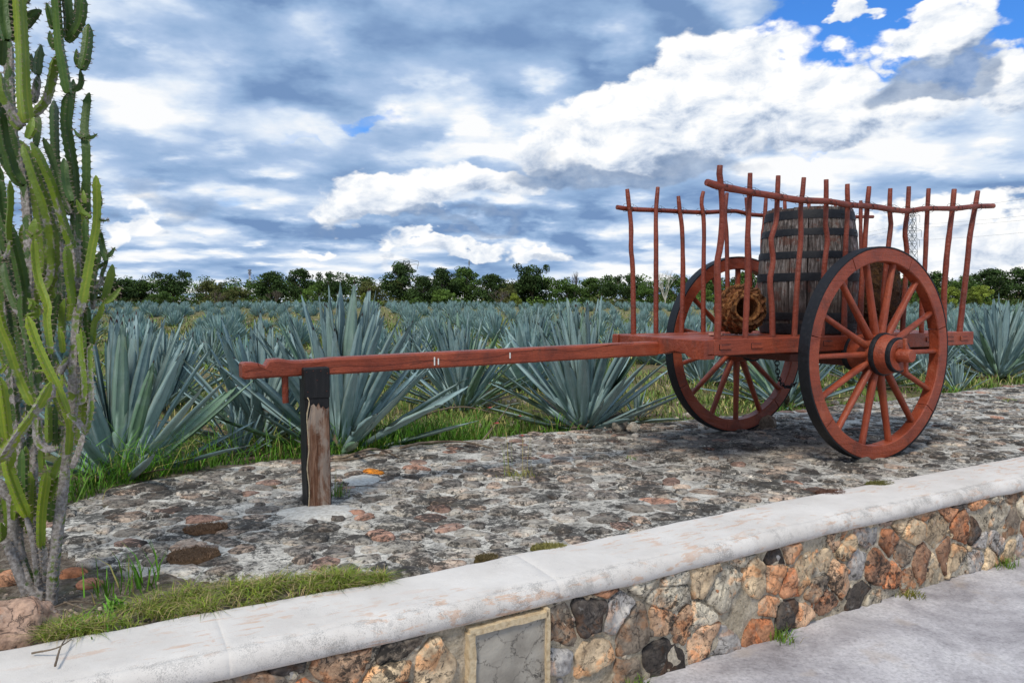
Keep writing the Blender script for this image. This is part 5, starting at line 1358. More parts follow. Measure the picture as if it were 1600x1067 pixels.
# ================================================================== cactus
cx0 = on_z(72, 940, 0.)
cactus = thing('cactus', 'tall many-stemmed green candelabra cactus with woody grey foot at the left edge', 'cactus', cx0)
ZS = {'A': 0, 'B': 240, 'C': 480, 'D': 700}
STEMS = [  # (points as (crop, x, y), width, cork base..tip, depth offset, brightness)
 ([('D', 330, 1010), ('D', 350, 700), ('D', 395, 350), ('D', 430, 50), ('C', 465, 650), ('C', 480, 350), ('C', 500, 60), ('B', 535, 890)], 66, (.62, .56), .00, .9),
 ([('C', 505, 40), ('B', 535, 890), ('B', 585, 620), ('B', 618, 420), ('B', 615, 145)], 50, (.34, .1), -.02, 1.25),
 ([('D', 265, 990), ('D', 240, 600), ('D', 215, 300), ('D', 210, 0), ('C', 195, 500), ('C', 190, 250), ('B', 185, 1010), ('B', 195, 700), ('B', 180, 400), ('B', 160, 200), ('B', 130, 60), ('A', 90, 850), ('A', 70, 600), ('A', 60, 250)], 66, (.66, .44), .10, .55),
 ([('D', 170, 930), ('D', 70, 680), ('D', 20, 560)], 60, (.7, .6), -.02, .8),
 ([('D', 240, 970), ('D', 130, 800), ('D', 85, 600), ('D', 75, 350), ('D', 40, 300), ('D', 0, 200)], 62, (.68, .6), .03, .7),
 ([('D', 200, 880), ('D', 120, 650), ('D', 110, 400), ('D', 130, 0), ('C', 110, 800), ('C', 70, 400), ('C', 40, 100), ('B', 25, 950), ('B', 5, 620)], 66, (.66, .36), .07, .7),
 ([('D', 245, 880), ('D', 212, 600), ('D', 165, 430)], 38, (.66, .6), -.03, .8),
 ([('D', 172, 440), ('D', 105, 280), ('D', 60, 150), ('D', 40, 50)], 58, (.2, .1), -.05, 1.2),
 ([('A', 172, 790), ('A', 150, 600), ('A', 140, 300), ('A', 122, 0), ('A', 115, -260)], 84, (.2, .1), -.04, 1.15),
 ([('A', 45, 260), ('A', 22, 100), ('A', 8, -250)], 72, (.2, .1), -.02, .8), ([('A', 95, 270), ('A', 75, 60), ('A', 70, -230)], 52, (.2, .1), .02, .75),
 ([('A', 10, 420), ('A', 15, 250), ('A', -5, 100)], 60, (.2, .1), .05, .6),
 ([('A', 160, 180), ('A', 212, 100), ('A', 262, 68)], 56, (.2, .15), .02, .6), ([('A', 150, 20), ('A', 195, -10)], 46, (.2, .1), .02, .6),
 ([('A', 215, 660), ('A', 228, 560), ('A', 245, 480)], 46, (.6, .5), .05, .6), ([('A', 238, 480), ('A', 240, 400), ('A', 262, 292)], 54, (.1, .1), .05, .45), ([('A', 232, 470), ('A', 205, 420), ('A', 200, 350)], 36, (.1, .1), .06, .45),
 ([('A', 210, 745), ('A', 295, 645), ('A', 338, 490), ('A', 358, 365)], 56, (.46, .2), .00, .9),
 ([('A', 235, 935), ('A', 250, 800), ('A', 238, 735)], 50, (.3, .1), .05, .7), ([('A', 175, 890), ('A', 205, 820), ('A', 215, 760)], 50, (.2, .1), -.06, 1.1),
 ([('B', 490, 890), ('B', 480, 700), ('B', 485, 450), ('B', 475, 150), ('A', 455, 1000), ('A', 425, 800), ('A', 440, 600)], 58, (.6, .16), .05, .8),
 ([('A', 440, 600), ('A', 405, 400), ('A', 385, 290), ('A', 372, 120), ('A', 350, -180)], 60, (.3, .1), .0, .85),
 ([('A', 345, 320), ('A', 325, 270), ('A', 320, 205)], 38, (.2, .1), .02, .7), ([('A', 340, 190), ('A', 320, 100), ('A', 300, 25)], 42, (.1, .1), .02, .75),
 ([('A', 432, 260), ('A', 440, 120), ('A', 412, -120)], 58, (.1, .1), .04, .7), ([('A', 430, 270), ('A', 495, 180), ('A', 520, 110), ('A', 532, -30)], 52, (.1, .1), .02, .65), ([('A', 490, 140), ('A', 500, 60), ('A', 502, -60)], 40, (.1, .1), .05, .6),
 ([('A', 525, 450), ('A', 555, 320), ('A', 568, 160)], 54, (.1, .1), .02, .5), ([('A', 515, 440), ('A', 495, 390), ('A', 492, 320)], 36, (.1, .1), .03, .5), ([('A', 545, 440), ('A', 565, 410), ('A', 580, 385)], 28, (.1, .1), .02, .5),
 ([('A', 455, 585), ('A', 498, 572), ('A', 522, 525), ('A', 515, 450)], 36, (.3, .2), .02, .7),
 ([('B', 568, 420), ('B', 562, 300), ('B', 560, 0), ('A', 553, 900), ('A', 550, 800), ('A', 573, 600)], 52, (.2, .1), .05, .75),
 ([('A', 545, 882), ('A', 500, 872), ('A', 474, 832)], 26, (.1, .1), .04, .6), ([('A', 558, 880), ('A', 595, 882), ('A', 622, 862)], 28, (.1, .1), .04, .6),
 ([('B', 452, 390), ('B', 405, 300), ('B', 370, 150), ('B', 320, 0), ('A', 278, 888)], 48, (.4, .1), .04, .7),
 ([('B', 460, 310), ('B', 425, 200), ('B', 410, 35)], 58, (.2, .1), .00, .85), ([('B', 545, 320), ('B', 535, 240)], 42, (.1, .1), -.03, 1.), ([('B', 585, 410), ('B', 525, 372), ('B', 492, 300)], 34, (.1, .1), -.04, 1.),
 ([('B', 638, 420), ('B', 668, 430), ('B', 696, 424)], 20, (.1, .1), -.02, .8), ([('B', 640, 340), ('B', 625, 260), ('B', 600, 170)], 38, (.1, .1), .02, .7),
 ([('B', 682, 690), ('B', 652, 580), ('B', 640, 490)], 44, (.1, .1), .02, .6), ([('B', 690, 665), ('B', 712, 640), ('B', 736, 605)], 36, (.1, .1), .02, .55), ([('B', 688, 700), ('B', 650, 720), ('B', 622, 745)], 30, (.1, .1), .02, .6),
 ([('B', 660, 955), ('B', 690, 830), ('B', 720, 715)], 54, (.2, .1), .0, .9), ([('B', 668, 955), ('B', 715, 930), ('B', 775, 860)], 40, (.2, .1), .0, .9), ([('B', 600, 862), ('B', 645, 835), ('B', 655, 770), ('B', 690, 690)], 24, (.6, .5), .02, .7), ([('B', 600, 1000), ('B', 598, 870), ('B', 600, 760)], 34, (.5, .3), .03, .7),
 ([('C', 595, 240), ('C', 605, 100), ('B', 640, 1030), ('B', 665, 950)], 42, (.3, .1), .0, .95),
 ([('B', 532, 860), ('B', 552, 620), ('B', 545, 420)], 42, (.3, .1), .03, .85),
 ([('B', 470, 985), ('B', 440, 780), ('B', 425, 598)], 54, (.2, .1), -.06, 1.0),
 ([('C', 325, 300), ('C', 300, 80), ('B', 305, 980), ('B', 250, 820), ('B', 228, 700), ('B', 218, 545)], 46, (.3, .1), -.05, 1.25), ([('B', 220, 550), ('B', 218, 490), ('B', 226, 425)], 54, (.1, .1), -.05, .95), ([('B', 232, 520), ('B', 255, 505), ('B', 276, 488)], 32, (.1, .1), -.05, .9), ([('B', 205, 530), ('B', 180, 510), ('B', 165, 500)], 30, (.1, .1), -.05, .9),
 ([('B', 10, 670), ('B', 50, 640), ('B', 62, 560)], 28, (.6, .5), -.03, 1.), ([('B', 60, 600), ('B', 50, 480), ('B', 62, 340), ('B', 62, 178)], 40, (.3, .1), -.03, 1.0),
 ([('B', 290, 880), ('B', 335, 790), ('B', 340, 600), ('B', 312, 420), ('B', 280, 300), ('B', 240, 200), ('B', 190, 50), ('A', 150, 930)], 66, (.44, .25), .00, .95),
 ([('B', 490, 870), ('B', 478, 650), ('B', 430, 510), ('B', 395, 400), ('B', 340, 220), ('B', 280, 80), ('A', 250, 1000), ('A', 200, 920)], 54, (.62, .2), -.02, 1.),
 ([('B', 150, 205), ('B', 90, 130), ('B', 50, 0), ('A', 35, 950), ('A', 8, 800), ('A', -10, 600)], 62, (.3, .1), .02, .75),
 ([('A', 150, 810), ('A', 60, 680), ('A', 15, 590), ('A', 0, 470)], 60, (.6, .25), -.01, 1.0), ([('A', 130, 830), ('A', 90, 780), ('A', 70, 730)], 56, (.3, .2), .0, .95),
 ([('C', 270, 600), ('C', 230, 500), ('C', 210, 300), ('C', 160, 60), ('B', 150, 850), ('B', 85, 560), ('B', 20, 400), ('A', -10, 1150)], 70, (.4, .2), -.01, .8),
 ([('C', 175, 60), ('C', 230, 220), ('C', 305, 390), ('C', 370, 520), ('C', 435, 680)][::-1], 46, (.2, .1), -.09, 1.3), ([('C', 435, 680), ('C', 505, 740), ('C', 545, 812)], 38, (.55, .5), -.08, .9), ([('C', 290, 412), ('C', 250, 412), ('C', 210, 406)], 26, (.1, .1), -.1, 1.1),
 ([('C', 210, 625), ('C', 130, 450), ('C', 60, 250), ('C', 0, 110), ('B', -40, 900)], 66, (.36, .2), -.10, 1.15),
 ([('C', 0, 985), ('C', 100, 830), ('C', 230, 650), ('C', 322, 485)], 58, (.50, .36), -.18, 1.5), ([('C', 325, 500), ('C', 335, 560), ('C', 300, 605)], 42, (.6, .6), -.12, .9),
 ([('C', 50, 850), ('C', 22, 620), ('C', -5, 450)], 56, (.1, .1), -.12, 1.2), ([('C', -10, 420), ('C', 20, 400), ('C', 45, 368)], 34, (.1, .1), -.1, 1.2),
 ([('C', 430, 945), ('C', 440, 760), ('C', 395, 640)], 46, (.3, .2), -.06, 1.15), ([('C', 240, 700), ('C', 245, 850), ('C', 305, 908), ('C', 375, 900)], 46, (.5, .6), -.09, .95),
 ([('C', 465, 1030), ('C', 515, 900), ('C', 545, 800)], 38, (.6, .5), -.03, .9), ([('C', 545, 815), ('C', 580, 660), ('C', 578, 520), ('C', 570, 300), ('C', 590, 240)], 42, (.45, .5), -.03, 1.),
 ([('C', 490, 612), ('C', 545, 590), ('C', 552, 480), ('C', 530, 300), ('C', 515, 130)], 48, (.5, .2), -.02, 1.1), ([('C', 540, 790), ('C', 545, 650), ('C', 560, 560)], 46, (.15, .15), -.02, 1.25),
 ([('C', 575, 260), ('C', 560, 100), ('B', 545, 960)], 42, (.4, .2), .02, .8), ([('C', 405, 290), ('C', 395, 200), ('C', 380, 130)], 42, (.2, .1), -.03, 1.2), ([('C', 400, 220), ('C', 405, 50), ('B', 415, 935)], 46, (.2, .1), .0, 1.), ([('C', 385, 420), ('C', 430, 350), ('C', 480, 310)], 44, (.62, .6), -.02, 1.),
 ([('D', 262, 640), ('D', 268, 400), ('D', 302, 150)], 54, (.12, .1), -.07, 1.15), ([('D', 325, 220), ('D', 350, 140), ('D', 388, 58)], 46, (.1, .1), -.06, 1.1), ([('D', 325, 340), ('D', 348, 260), ('D', 370, 190)], 38, (.1, .1), -.04, .9), ([('D', 290, 860), ('D', 290, 700), ('D', 280, 600)], 34, (.6, .5), -.05, .7),
 ([('D', 268, 130), ('D', 262, 0), ('C', 262, 900)], 36, (.1, .1), -.06, 1.0), ([('C', 312, 870), ('C', 310, 740), ('C', 312, 610)], 46, (.2, .1), .02, 1.), ([('C', 352, 900), ('C', 350, 780), ('C', 352, 640)], 38, (.2, .1), .04, .8), ([('C', 396, 520), ('C', 398, 430)], 28, (.1, .1), .0, 1.2),
 ([('C', 240, 480), ('C', 240, 400), ('C', 225, 200), ('C', 200, 30)], 60, (.4, .2), .05, .6), ([('C', 400, 760), ('C', 375, 880)], 40, (.4, .3), .02, .8),
 ([('D', -5, 600), ('D', 15, 560), ('D', 5, 480)], 44, (.2, .1), -.08, 1.0), ([('C', 60, 1030), ('C', 85, 960), ('C', 95, 905)], 32, (.1, .1), -.08, 1.1), ([('C', 330, 430), ('C', 320, 250), ('C', 345, 60), ('B', 380, 900)], 44, (.4, .2), .04, .75),
 ([('B', 20, 430), ('B', 5, 250), ('B', -10, 80)], 46, (.2, .1), .03, .6), ([('B', 190, 1000), ('B', 210, 960), ('B', 180, 930)], 36, (.3, .1), -.06, 1.), ([('B', 130, 1030), ('B', 60, 850), ('B', 30, 700)], 56, (.4, .2), .03, .7), ([('B', 160, 1050), ('B', 250, 1020), ('B', 200, 940)], 40, (.2, .1), -.03, 1.1)]
K = 190 / 780
def cstem(pts, wpx, cork, doff, bright, idx):
    rr = random.Random(idx); pix = [(x * K, ZS[c_] + y * K) for c_, x, y in pts]
    P = []; Y0 = cx0.y
    for (x, y) in pix:
        up_ = min(1., max(0., (940 - y) / 250)); P.append(on_y(x, y, Y0 + (doff * 1.25 + .02 * math.sin(y * .02 + idx)) * up_ * 1.3 + .0))
    P = [tuple(p - cx0) for p in P]
    ln = sum((Vector(P[i]) - Vector(P[i + 1])).length for i in range(len(P) - 1)); n = max(8, int(ln / .008)); Q = spline(P, n)
    rad = wpx * K * Y0 / 1201 * (.56 if wpx < 64 else .52); nr = rr.choice((3, 4, 4)) if wpx > 30 else 3; ph = rr.uniform(0, 6.28); V = []; T = []; Ck = []; spi = MB()
    side = None; step = rr.uniform(.020, .025); m_ = nr * 4
    woody = cork[0] > .58 and cork[1] > .5
    for i in range(n):
        p = Vector(Q[i]); d = (Vector(Q[min(i + 1, n - 1)]) - Vector(Q[max(i - 1, 0)])).normalized()
        if side is None: side = d.orthogonal().normalized()
        side = (side - d * side.dot(d)).normalized(); up = d.cross(side); t = i / (n - 1); dist = t * ln
        q = rad * (1 + .06 * math.sin(dist * 9 + idx)) * (min(1, .6 + dist / .05) if not woody else 1.) * (1. if (1 - t) * ln > .03 else max(.3, math.sqrt(max(0, (1 - t) * ln) / .03)))
        if woody: q *= 1.05 - .15 * t
        fr = (dist / step) % 1; tooth = max(0, 1 - abs(fr - .5) * 4); cb = cork[0] + (cork[1] - cork[0]) * t
        if len(pts) > 6: cb = cork[0] + (cork[1] - cork[0]) * min(1, t * 1.15)
        wood = min(1, max(0, (cb - .5) / .1))
        for a in range(m_):
            th = ph + 2 * math.pi * a / m_; kk = a % 4
            rf = (1.0 + .24 * tooth, .66, .50, .66)[kk] * (1 - wood) + (1.0 + .13 * tooth, .92, .84, .92)[kk] * wood
            V.append(p + side * math.cos(th) * q * rf + up * math.sin(th) * q * rf)
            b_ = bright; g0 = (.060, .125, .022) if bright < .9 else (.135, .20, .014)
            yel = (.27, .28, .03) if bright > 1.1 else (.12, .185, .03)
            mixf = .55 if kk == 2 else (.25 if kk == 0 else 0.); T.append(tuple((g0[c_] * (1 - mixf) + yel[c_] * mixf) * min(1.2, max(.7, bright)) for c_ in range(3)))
            Ck.append(cb + (.09 if kk == 0 else 0.) + (.0 if kk != 2 else -.03))
            if kk == 0 and abs(fr - .5) < .5 * .008 / step + .02:
                o_ = side * math.cos(th) + up * math.sin(th); tip = p + o_ * q * rf
                for sg in (-1, 1):
                    sv = (o_ + d.cross(o_) * sg * .6 + d * .15).normalized(); sp_ = rr.uniform(.008, .012); w_ = d * .0016
                    spi.add([tip - w_ - o_ * .001, tip + w_ - o_ * .001, tip + d.cross(o_) * .0012 * sg - o_ * .001, tip + sv * sp_], [(0, 1, 3), (1, 2, 3), (2, 0, 3)])
    idx_ = np.arange(n * m_).reshape(n, m_); nx = np.roll(idx_, -1, 1)
    Fq = np.stack([idx_[:-1], nx[:-1], nx[1:], idx_[1:]], -1).reshape(-1, 4)
    tris = list(map(tuple, Fq)); V.append(Vector(Q[-1]) + (Vector(Q[-1]) - Vector(Q[-2])).normalized() * .004); T.append(T[-1]); Ck.append(.1); tp = len(V) - 1
    for a in range(m_): tris.append(((n - 1) * m_ + a, (n - 1) * m_ + (a + 1) % m_, tp))
    me = mesh_from('stem', V, tris, [M['cactus']], T, True); at_ = me.attributes.new('cork', 'FLOAT', 'POINT'); at_.data.foreach_set('value', np.array(Ck, np.float32))
    me.set_sharp_from_angle(angle=R(55))
    o = link('stem', me, cactus)
    if spi.V: spi.build('spines', M['spine'], o, kind='stuff')
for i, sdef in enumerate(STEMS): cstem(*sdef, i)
# further stems of the same clump, standing behind and between the first ones
rq = random.Random(12); pool = [sd_ for sd_ in STEMS if sd_[1] >= 40 and len(sd_[0]) >= 3 and sd_[0][0][0] in 'BC']
for i in range(34):
    pts, wpx, cork, doff, bright = pool[i % len(pool)]
    ox, oy = -rq.uniform(25, 130), rq.uniform(-90, 120)
    q = [(c_, x + ox + rq.uniform(-12, 12), y + oy) for c_, x, y in pts]
    if max(x for _, x, _ in q) < -40: continue
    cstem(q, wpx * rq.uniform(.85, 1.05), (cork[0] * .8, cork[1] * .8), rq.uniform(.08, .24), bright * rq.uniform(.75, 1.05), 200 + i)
for i in range(12):
    x0_ = rq.uniform(40, 330); y0_ = rq.uniform(330, 620); h_ = rq.uniform(230, 420); dx_ = rq.uniform(-60, 40)
    cstem([('D', x0_, y0_), ('D', x0_ + dx_ * .4, y0_ - h_ * .5), ('D', x0_ + dx_, y0_ - h_)], rq.uniform(38, 56), (.2, .08), rq.uniform(-.04, .12), rq.uniform(.8, 1.2), 300 + i)

# ================================================================== trees beyond the field
def crown_mesh(name, kind, seed):
    rr = np.random.default_rng(seed); cl = []
    # unit tree: height 1, crown radius about rx
    if kind == 'round': rx, z0, z1, ncl = .52, .16, .97, 48
    elif kind == 'flat': rx, z0, z1, ncl = .62, .45, .97, 40
    elif kind == 'tall': rx, z0, z1, ncl = .36, .18, .98, 42
    elif kind == 'bush': rx, z0, z1, ncl = .80, .03, .95, 36
    else: rx, z0, z1, ncl = .5, .3, .95, 20
    V = []; T = []; N_ = 0
    for i in range(ncl):
        z = rr.uniform(z0, z1); e = (z - z0) / (z1 - z0)
        wd = math.sqrt(max(.05, 1 - (2 * e - 1) ** 2)) if kind != 'bush' else math.sqrt(max(.08, 1 - e ** 2))
        if kind == 'flat': wd = .6 + .4 * e
        a = rr.uniform(0, 6.28); q = rx * wd * rr.uniform(.25, .95); c_ = np.array([math.cos(a) * q, math.sin(a) * q, z]); cr = rr.uniform(.09, .17) * (1.2 if kind == 'bush' else 1.); br = rr.uniform(.62, 1.35)
        m_ = int(95 * (cr / .12) ** 2)
        p = rr.normal(0, 1, (m_, 3)); p /= np.linalg.norm(p, axis=1)[:, None]; p = c_ + p * cr * (rr.random((m_, 1)) ** .35) * np.array([1.15, 1.15, .72])
        nrm = (p - c_); nrm /= np.linalg.norm(nrm, axis=1)[:, None] + 1e-6; nrm = nrm * .7 + rr.normal(0, .6, (m_, 3)); nrm[:, 2] += .3
        t1 = np.cross(nrm, rr.normal(0, 1, (m_, 3))); t1 /= np.linalg.norm(t1, axis=1)[:, None]; t2 = np.cross(nrm, t1); t2 /= np.linalg.norm(t2, axis=1)[:, None]
        sz = rr.uniform(.014, .032, (m_, 1))
        V.append(np.stack([p - t1 * sz, p + t2 * sz * .8, p + t1 * sz, p - t2 * sz * .8], 1).reshape(-1, 3)); T.append(np.repeat(br * rr.uniform(.75, 1.3, (m_, 1)) * np.array([[1, 1, 1]]), 4, 0))
    V = np.concatenate(V); return V, np.concatenate(T), None
def quads(nv): return np.arange(nv, dtype=np.int32).reshape(-1, 4)
TREES = {}
for kind in ('round', 'flat', 'tall', 'bush'):
    for v in range(2):
        V, T, _ = crown_mesh('crown', kind, hash(kind) % 7 + v * 31 if False else {'round': 3, 'flat': 5, 'tall': 8, 'bush': 12}[kind] + 31 * v)
        cr = np_mesh('crown', V, quads(len(V)), 4, [M['foliage']], T)
        b = MB(); rr = random.Random(v + len(kind))
        if kind == 'bush':
            for _ in range(5):
                a = rr.uniform(0, 6.28); b.tube([(0, 0, 0), (math.cos(a) * .15, math.sin(a) * .15, .3), (math.cos(a) * .4, math.sin(a) * .4, .6)], [.02, .014, .005], 5)
        else:
            b.tube([(0, 0, -.02), (.01, .0, .2), (.0, .02, .45), (.02, 0, .7)], [.032, .026, .02, .008], 6)
            for _ in range(6):
                a = rr.uniform(0, 6.28); z = rr.uniform(.25, .55); e = .3 if kind != 'tall' else .2
                b.tube([(0, 0, z), (math.cos(a) * e * .5, math.sin(a) * e * .5, z + .15), (math.cos(a) * e, math.sin(a) * e, z + .32)], [.015, .010, .004], 5)
        TREES[kind, v] = (cr, mesh_from('trunk', b.V, b.F, [M['bark']], None, True))
DG, MG, OG, LG, YGc = (.042, .075, .020), (.065, .115, .024), (.105, .115, .036), (.11, .18, .035), (.20, .25, .04)
def tree(px, ytop, wpx, kind, v, col, label, dist=None, name='tree', cat='tree', group=None, zoff=.40):
    Y = dist if dist else 104. + .01 * (px - 200) + rng.uniform(-2, 3); top = on_y(px, ytop, Y); h = top.z + .1 - zoff; x = top.x
    t = thing(name, label, cat, (x, Y, -.1 + zoff), rng.uniform(0, 6.28), group)
    cr, tr = TREES[kind, v]; rx = {'round': .60, 'flat': .72, 'tall': .46, 'bush': .92}[kind]; wid = wpx * Y / 1201 / 2
    o = link('crown', cr, t); o.scale = (wid / rx, wid / rx, h); o.color = (*[c_ * 1. for c_ in col], 1)
    o = link('trunk', tr, t); o.scale = (max(2., wid / rx), max(2., wid / rx), h)
TL = [
 (96, 446, 90, 'round', 0, DG, 'dark tree in the tree line showing between the cactus stems'),
 (188, 438, 78, 'round', 1, DG, 'dark bushy tree just right of the cactus on the tree line'),
 (224, 441, 44, 'tall', 0, DG, 'small pointed tree left of the tall spreading tree'),
 (270, 426, 76, 'flat', 0, DG, 'tall dark spreading tree at the left of the tree line'),
 (335, 439, 84, 'bush', 0, OG, 'olive green thicket tree right of the tall spreading tree'),
 (372, 448, 60, 'bush', 1, OG, 'low olive tree below the thin red and white mast'),
 (424, 425, 56, 'tall', 1, DG, 'tall dark tree just right of the red and white mast'),
 (468, 423, 58, 'round', 0, DG, 'tall dark tree above the left leaves of the largest agave'),
 (505, 440, 60, 'bush', 0, MG, 'mid green tree in front of the flat-topped one'),
 (522, 427, 62, 'flat', 1, DG, 'flat-topped dark tree above the centre of the largest agave'),
 (580, 440, 64, 'bush', 1, OG, 'thin pale olive tree left of the tall tree under the pylon'),
 (627, 413, 70, 'round', 1, DG, 'tallest dark tree with the top of a pylon showing behind it'),
 (662, 434, 60, 'round', 0, DG, 'dark tree just right of the tallest one'),
 (690, 422, 60, 'round', 0, DG, 'tall dark tree left of the thin mast'),
 (726, 420, 70, 'round', 1, MG, 'broad green-topped tree at the thin mast'),
 (768, 431, 60, 'round', 0, DG, 'dark tree between the broad one and the umbrella-shaped one'),
 (832, 416, 80, 'flat', 0, DG, 'umbrella-shaped dark tree left of the wide agave leaves'),
 (830, 432, 84, 'round', 1, DG, 'dark full tree below the umbrella-shaped crown'),
 (790, 445, 60, 'bush', 0, OG, 'olive bush tree left of the umbrella-shaped tree'),
 (882, 437, 74, 'bush', 1, MG, 'mid green tree right of the umbrella-shaped tree'),
 (925, 436, 50, 'round', 0, MG, 'rounded green tree above the wide agave leaves'),
 (956, 432, 58, 'flat', 1, DG, 'dark tree above the right leaves of the wide agave'),
 (988, 430, 50, 'round', 1, DG, 'dark tree behind the first far-side stake of the cart'),
 (1062, 430, 62, 'bush', 0, MG, 'green tree behind the third far-side stake'),
 (1110, 438, 56, 'round', 0, MG, 'green tree seen through the top of the far wheel'),
 (1165, 424, 52, 'tall', 1, MG, 'pointed green tree behind the far wheel rim beside the barrel'),
 (1240, 430, 90, 'round', 1, DG, 'dark tree hidden behind the barrel'),
 (1350, 432, 80, 'bush', 0, MG, 'green tree behind the standing agave heart'),
 (1420, 436, 60, 'round', 0, DG, 'dark tree at the foot of the large pylon'),
 (1460, 427, 64, 'round', 1, DG, 'dark tree between the last stakes of the cart'),
 (1505, 430, 60, 'bush', 1, MG, 'green tree just behind the last near-side stake'),
 (1548, 423, 74, 'round', 0, DG, 'large dark tree right of the cart'),
 (1592, 421, 70, 'round', 1, DG, 'large dark tree at the right edge of the tree line'),
 (1660, 420, 90, 'bush', 0, DG, 'large dark tree beyond the right edge'),
 (1750, 424, 90, 'round', 0, DG, 'second dark tree beyond the right edge'),
 (-20, 436, 90, 'round', 0, DG, 'dark tree beyond the left edge'), (-110, 440, 90, 'bush', 1, DG, 'second dark tree beyond the left edge'), (30, 444, 84, 'round', 1, DG, 'dark tree behind the left half of the cactus')]
for i, (px, yt, wp_, kd, v, col, lab) in enumerate(TL): tree(px, yt, wp_, kd, v, col, lab, 103. + 6 * ((i * 7) % 3) / 2)
# brighter low bushes standing in front of the tree line
for i, (px, yt, wp_, col, lab) in enumerate([(1480, 448, 60, YGc, 'bright green bush between the last two stakes'), (1530, 446, 60, YGc, 'bright green bush right of the last stake'), (1440, 455, 40, LG, 'green bush behind the near wheel rim'), (805, 458, 26, YGc, 'small yellow-green bush below the umbrella-shaped tree'), (485, 446, 50, LG, 'light green bush above the largest agave'), (250, 455, 60, MG, 'green bush below the tall spreading tree'), (360, 452, 50, OG, 'olive bush left of the mast'), (690, 452, 60, LG, 'light green bush in front of the tall tree left of the thin mast'), (1100, 448, 50, LG, 'light green bush behind the far wheel'), (1010, 446, 60, MG, 'green bush behind the second far-side stake'), (570, 458, 22, YGc, 'small yellow-green palm-like bush at the tips of the largest agave')]):
    tree(px, yt, wp_, 'bush', i % 2, col, lab, 99.5, 'bush', 'bush')
# bare trees
def bare(px, ytop, wpx, label, seed, Y=98.):
    rr = random.Random(seed); top = on_y(px, ytop, Y); h = top.z + .1; t = thing('bare_tree', label, 'tree', (top.x, Y, -.1)); tr = MB(); br_ = MB(); wid = wpx * Y / 2402
    def grow(b, p, d, ln, r_, k_):
        q = p + d * ln; b.tube([p, p + d * ln * .5 + Vector((rr.uniform(-.05, .05), 0, .02)) * ln, q], [r_, r_ * .8, r_ * .6], 4)
        if k_:
            for _ in range(3):
                nd = (d + Vector((rr.uniform(-.8, .8) * wid / h * 1.3, rr.uniform(-.5, .5), rr.uniform(-.1, .5)))).normalized(); grow(br_, q, nd, ln * rr.uniform(.6, .85), r_ * .6, k_ - 1)
    grow(tr, Vector((0, 0, 0)), Vector((0, 0, 1)), h * .28, .09, 0)
    for _ in range(5): grow(br_, Vector((0, 0, h * .26)), Vector((rr.uniform(-1, 1) * wid / h * 1.4, rr.uniform(-.5, .5), 1)).normalized(), h * .27, .06, 3)
    tr.build('trunk', M['lime'], t); br_.build('branches', M['bark'] if seed != 3 else M['lime'], t)
bare(778, 452, 44, 'bare grey bush below the dark tree at the thin mast', 1); bare(335, 455, 40, 'bare twiggy bush in front of the olive thicket', 2, 97.5); bare(1040, 424, 40, 'pale leafless tree between the second and third far-side stakes', 3); bare(430, 455, 34, 'bare grey branches below the tall tree at the mast', 4); bare(897, 427, 16, 'thin sparse tree rising above the line right of the umbrella-shaped tree', 5, 106.)
# wood that closes the background behind the single trees
rr = np.random.default_rng(77); Vs = []; Ts = []
for i in range(2000):
    px = rr.uniform(-250, 1850); Y = rr.uniform(107, 122); c_ = on_y(px, 470, Y); hmax = 4.25 + .8 * ng(px * .012, 1.) + .5 * ng(px * .05, 4.); z = rr.uniform(.1, max(.6, hmax)); m_ = 110; cr = rr.uniform(.7, 1.3)
    if i % 3 == 0: z = rr.uniform(.0, 1.2); Y = rr.uniform(100, 107); c_ = on_y(px, 470, Y)
    p = rr.normal(0, 1, (m_, 3)); p /= np.linalg.norm(p, axis=1)[:, None]; nrm = p * .6 + rr.normal(0, .6, (m_, 3)); p = np.array([c_.x, Y, z]) + p * cr * rr.random((m_, 1)) ** .35 * np.array([1.2, 1.2, .8])
    t1 = np.cross(nrm, rr.normal(0, 1, (m_, 3))); t1 /= np.linalg.norm(t1, axis=1)[:, None]; t2 = np.cross(nrm, t1); t2 /= np.linalg.norm(t2, axis=1)[:, None]; sz = rr.uniform(.07, .16, (m_, 1))
    Vs.append(np.stack([p - t1 * sz, p + t2 * sz, p + t1 * sz, p - t2 * sz], 1).reshape(-1, 3)); col = np.array([DG, MG, OG, MG, LG][int(rr.integers(5))]) * rr.uniform(.7, 1.3); Ts.append(np.repeat(col * rr.uniform(.75, 1.3, (m_, 1)), 4, 0))
Vs = np.concatenate(Vs); wd = link('woodland', np_mesh('woodland', Vs, quads(len(Vs)), 4, [M['foliage']], np.concatenate(Ts)), None, kind='stuff', label='dense scrub woodland closing the far side of the field', category='woodland'); wd.color = (1, 1, 1, 1)

